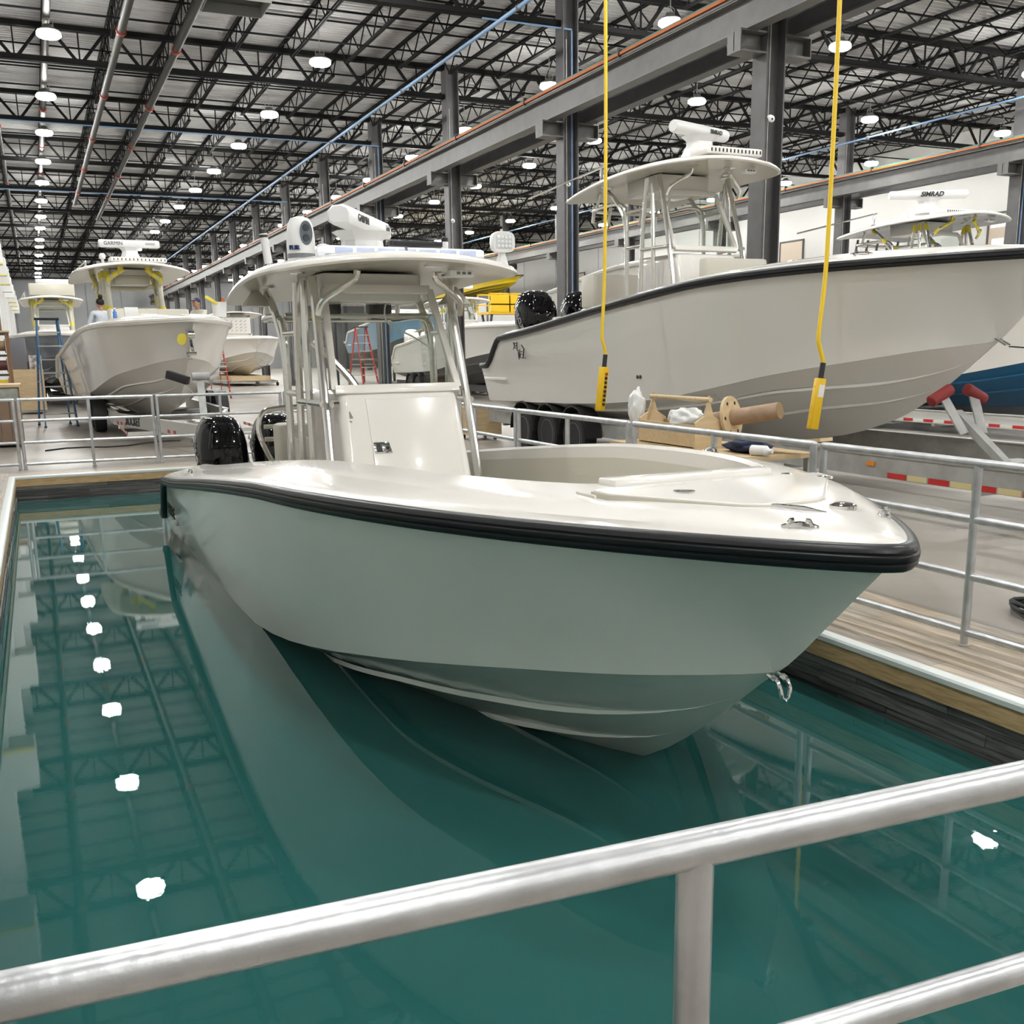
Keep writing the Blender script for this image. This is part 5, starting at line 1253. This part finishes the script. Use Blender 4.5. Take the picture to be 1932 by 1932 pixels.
    for y in (y0, y1 - .025): MB().loft([[(a, y, b_) for a, b_ in prof], [(a, y + .025, b_) for a, b_ in prof]]).build('end_board', M_pine, r, smooth=False)
    for x in (x0, x1 - .02): MB().box(x, x + .02, y0 + .025, y1 - .025, .79, 1.0).build('side_board', M_pine, r, smooth=False)
    MB().box(x0, x1, y0 + .025, y1 - .025, .781, .80).build('bottom_board', M_pine, r, smooth=False)
    MB().cyl(((x0 + x1) / 2, y0 - .02, 1.225), ((x0 + x1) / 2, y1 + .02, 1.225), .022, 12).build('dowel_handle', M_pine, r)
    # crumpled white cloths
    def cloth(nm, c_, rad, lab, m, seed):
        rnd = random.Random(seed); b = bmesh.new(); bmesh.ops.create_icosphere(b, subdivisions=4, radius=1)
        dirs = [V((rnd.uniform(-1, 1), rnd.uniform(-1, 1), rnd.uniform(-1, 1))).normalized() for _ in range(14)]
        for v in b.verts:
            p_ = v.co.copy(); k = 1.0
            for i, d_ in enumerate(dirs): k += .035 * math.sin(9 * p_.dot(d_) + i) + .012 * math.sin(23 * p_.dot(d_) + 2 * i)
            v.co = V((p_.x * rad[0] * k, p_.y * rad[1] * k, p_.z * rad[2] * k)) + V(c_)
        me = bpy.data.meshes.new(nm); b.to_mesh(me); b.free(); me.shade_smooth(); me.materials.append(m)
        o = bpy.data.objects.new(nm, me); COL.objects.link(o)
        o.data.transform(Matrix.Translation(-V(c_))); o.location = c_; tag(o, lab, 'cloth')
    M_rag = mat('white_rag', (.78, .78, .77), .85)
    cloth('rag', (5.50, 8.22, 1.02), (.13, .26, .12), 'crumpled white rag heaped in the tool caddy', M_rag, 3)
    cloth('rag', (5.42, 9.0, 1.08), (.08, .09, .20), 'white rag hanging over the far end of the tool caddy', M_rag, 5)
    cloth('denim', (5.62, 7.42, .84), (.14, .26, .065), 'crumpled dark blue denim on the work table', mat('denim_blue', (.02, .03, .07), .85), 8)
    r = empty('cable_spool', (5.8, 7.9, .78), 'wooden flanged spool with a brown cardboard core', 'spool')
    a, b_ = V((5.66, 8.20, 1.0)), V((6.02, 7.52, 1.13)); d_ = (b_ - a).normalized(); c0 = a + d_ * .30
    MB().tube([a, b_], .075, 20).build('core', mat('cardboard', (.42, .29, .20), .8, noise=.2, nscale=9), r)
    MB().lathe([(.01, -.015), (.20, -.015), (.20, .015), (.01, .015)], c0, d_, 28).build('flange_disc', M_pine, r)
    tt = d_.cross(V((0, 0, 1))).normalized(); uu = tt.cross(d_)
    for k in range(6):
        an = 2 * PI * k / 6; q = c0 + (tt * math.cos(an) + uu * math.sin(an)) * .15 + d_ * .014
        MB().lathe([(.018, 0), (.016, .004)], q, d_, 10).build('bolt_hole', M_dark, r)
    MB().lathe([(.077, 0), (.077, .004), (.05, .004)], b_, d_, 20).build('core_rim', MATS['wire_tan'], r)
    tag(MB().beam((5.75, 7.75, .80), (5.9, 6.75, .93), .16, .03).build('loose_plank', M_pine, smooth=False), 'short bare plank leaning off the work table', 'plank')
    tag(MB().lathe([(.045, 0), (.045, .14), (.02, .17), (.02, .20)], (5.5, 7.22, .825), (.4, -1, .0), 14).build('bottle', M_white), 'white bottle lying at the end of the work table', 'bottle')
    # wooden box under the stern of the trailer boat
    r = empty('transport_crate', (7.6, 18.6, 0), 'small plywood transport crate behind the trailer boat stern', 'crate')
    MB().loft([[(7.35, 18.3, .1), (8.0, 18.3, .1), (8.0, 19.0, .1), (7.35, 19.0, .1)], [(7.35, 18.3, .5), (8.0, 18.3, .4), (8.0, 19.0, .4), (7.35, 19.0, .5)], [(7.35, 18.3, .62), (7.7, 18.3, .62), (7.7, 19.0, .62), (7.35, 19.0, .62)]]).build('crate_body', M_ply, r, smooth=False)
    for x in (7.45, 7.9):
        for y in (18.4, 18.9): MB().lathe([(.01, -.02), (.05, -.02), (.05, .02), (.01, .02)], (x, y, .05), (1, 0, 0), 10).build('caster', M_dark, r)
    # fire extinguisher on a column
    r = empty('fire_extinguisher', (12.04, 22.95, .9), 'red fire extinguisher on the column seen past the windshield frame', 'extinguisher')
    MB().lathe([(.08, 0), (.085, .03), (.085, .42), (.05, .5), (.02, .53)], (11.8, 23.0, .9), n=14).build('cylinder_body', M_red, r); MB().beam((11.72, 23.0, 1.46), (11.88, 23.0, 1.48), .03, .03).build('handle', M_dark, r)
    # hose coil at the right edge
    pts = []
    for k in range(44):
        a_ = k * .43; pts.append((5.62 + (.17 + .02 * math.sin(k)) * math.cos(a_), 4.28 + (.26 + .02 * math.cos(k * 1.7)) * math.sin(a_), .02 + .012 * (k // 8) + .01 * math.sin(a_ * 2) ** 2))
    tag(MB().tube(pts, .014, 8).build('hose_coil', M_black), 'coiled black hose on the concrete beside the railing', 'hose')
M_pine = mat('clean_pine', (.66, .50, .30), .6, noise=.15, nscale=4, stretch=(1, 6, 6))
clutter()

# ------------------------------------------------------------------ crane pendants
def pendant(lab, x, y, zt, zb, kink, turn, buttons, k=1.):
    r = empty('crane_pendant', (x, y, zb), lab, 'pendant control')
    pts = [(x, y, 9.4), (x, y, 6), (x + .01, y, 4), (x, y, zt + 1.1), (x - kink, y, zt + .42), (x - kink * .8, y, zt + .30), (x + .012, y, zt + .16), (x + .01, y, zt + .1)]
    MB().tube(cr(pts, 4), .021, 8).build('cable', M_cable, r)
    tl = Matrix.Translation((x, y, zt)) @ Matrix.Rotation(turn, 4, 'Z') @ Matrix.Rotation(.14, 4, 'Y')
    MB().cyl((0, 0, .13), (0, 0, -.02), .028, 10).xf(tl).build('strain_relief', M_dark, r)
    MB().rbox((0, 0, -.02 - .26 * k), (.046 * k, .045, .26 * k), .012).xf(tl).build('control_box', M_yel, r)
    if buttons:
        for j in range(8): MB().lathe([(.018, 0), (.017, .016), (.01, .02)], (0, -.045, -.10 - j * .052 * k), (0, -1, 0), 12).xf(tl).build('push_button', M_red if j == 0 else M_dark, r)
    else:
        MB().box(-.03, .03, -.0475, -.045, -.20, -.08).xf(tl).build('rating_label', M_white, r)
        for z in (-.1, -.3, -.48):
            for sx in (-.05, .05): MB().lathe([(.008, 0), (.006, .008)], (sx, 0, z), (1 if sx > 0 else -1, 0, 0), 8).xf(tl).build('screw_lug', M_yel, r)
pendant('yellow pendant control with a row of black buttons hanging before the trailer boat', 6.22, 11.1, 1.49, .95, .03, .3, True)
pendant('yellow pendant control with a white label, nearest the bow, on a kinked cable', 6.93, 8.05, 1.40, .88, .05, -.1, False, .95)
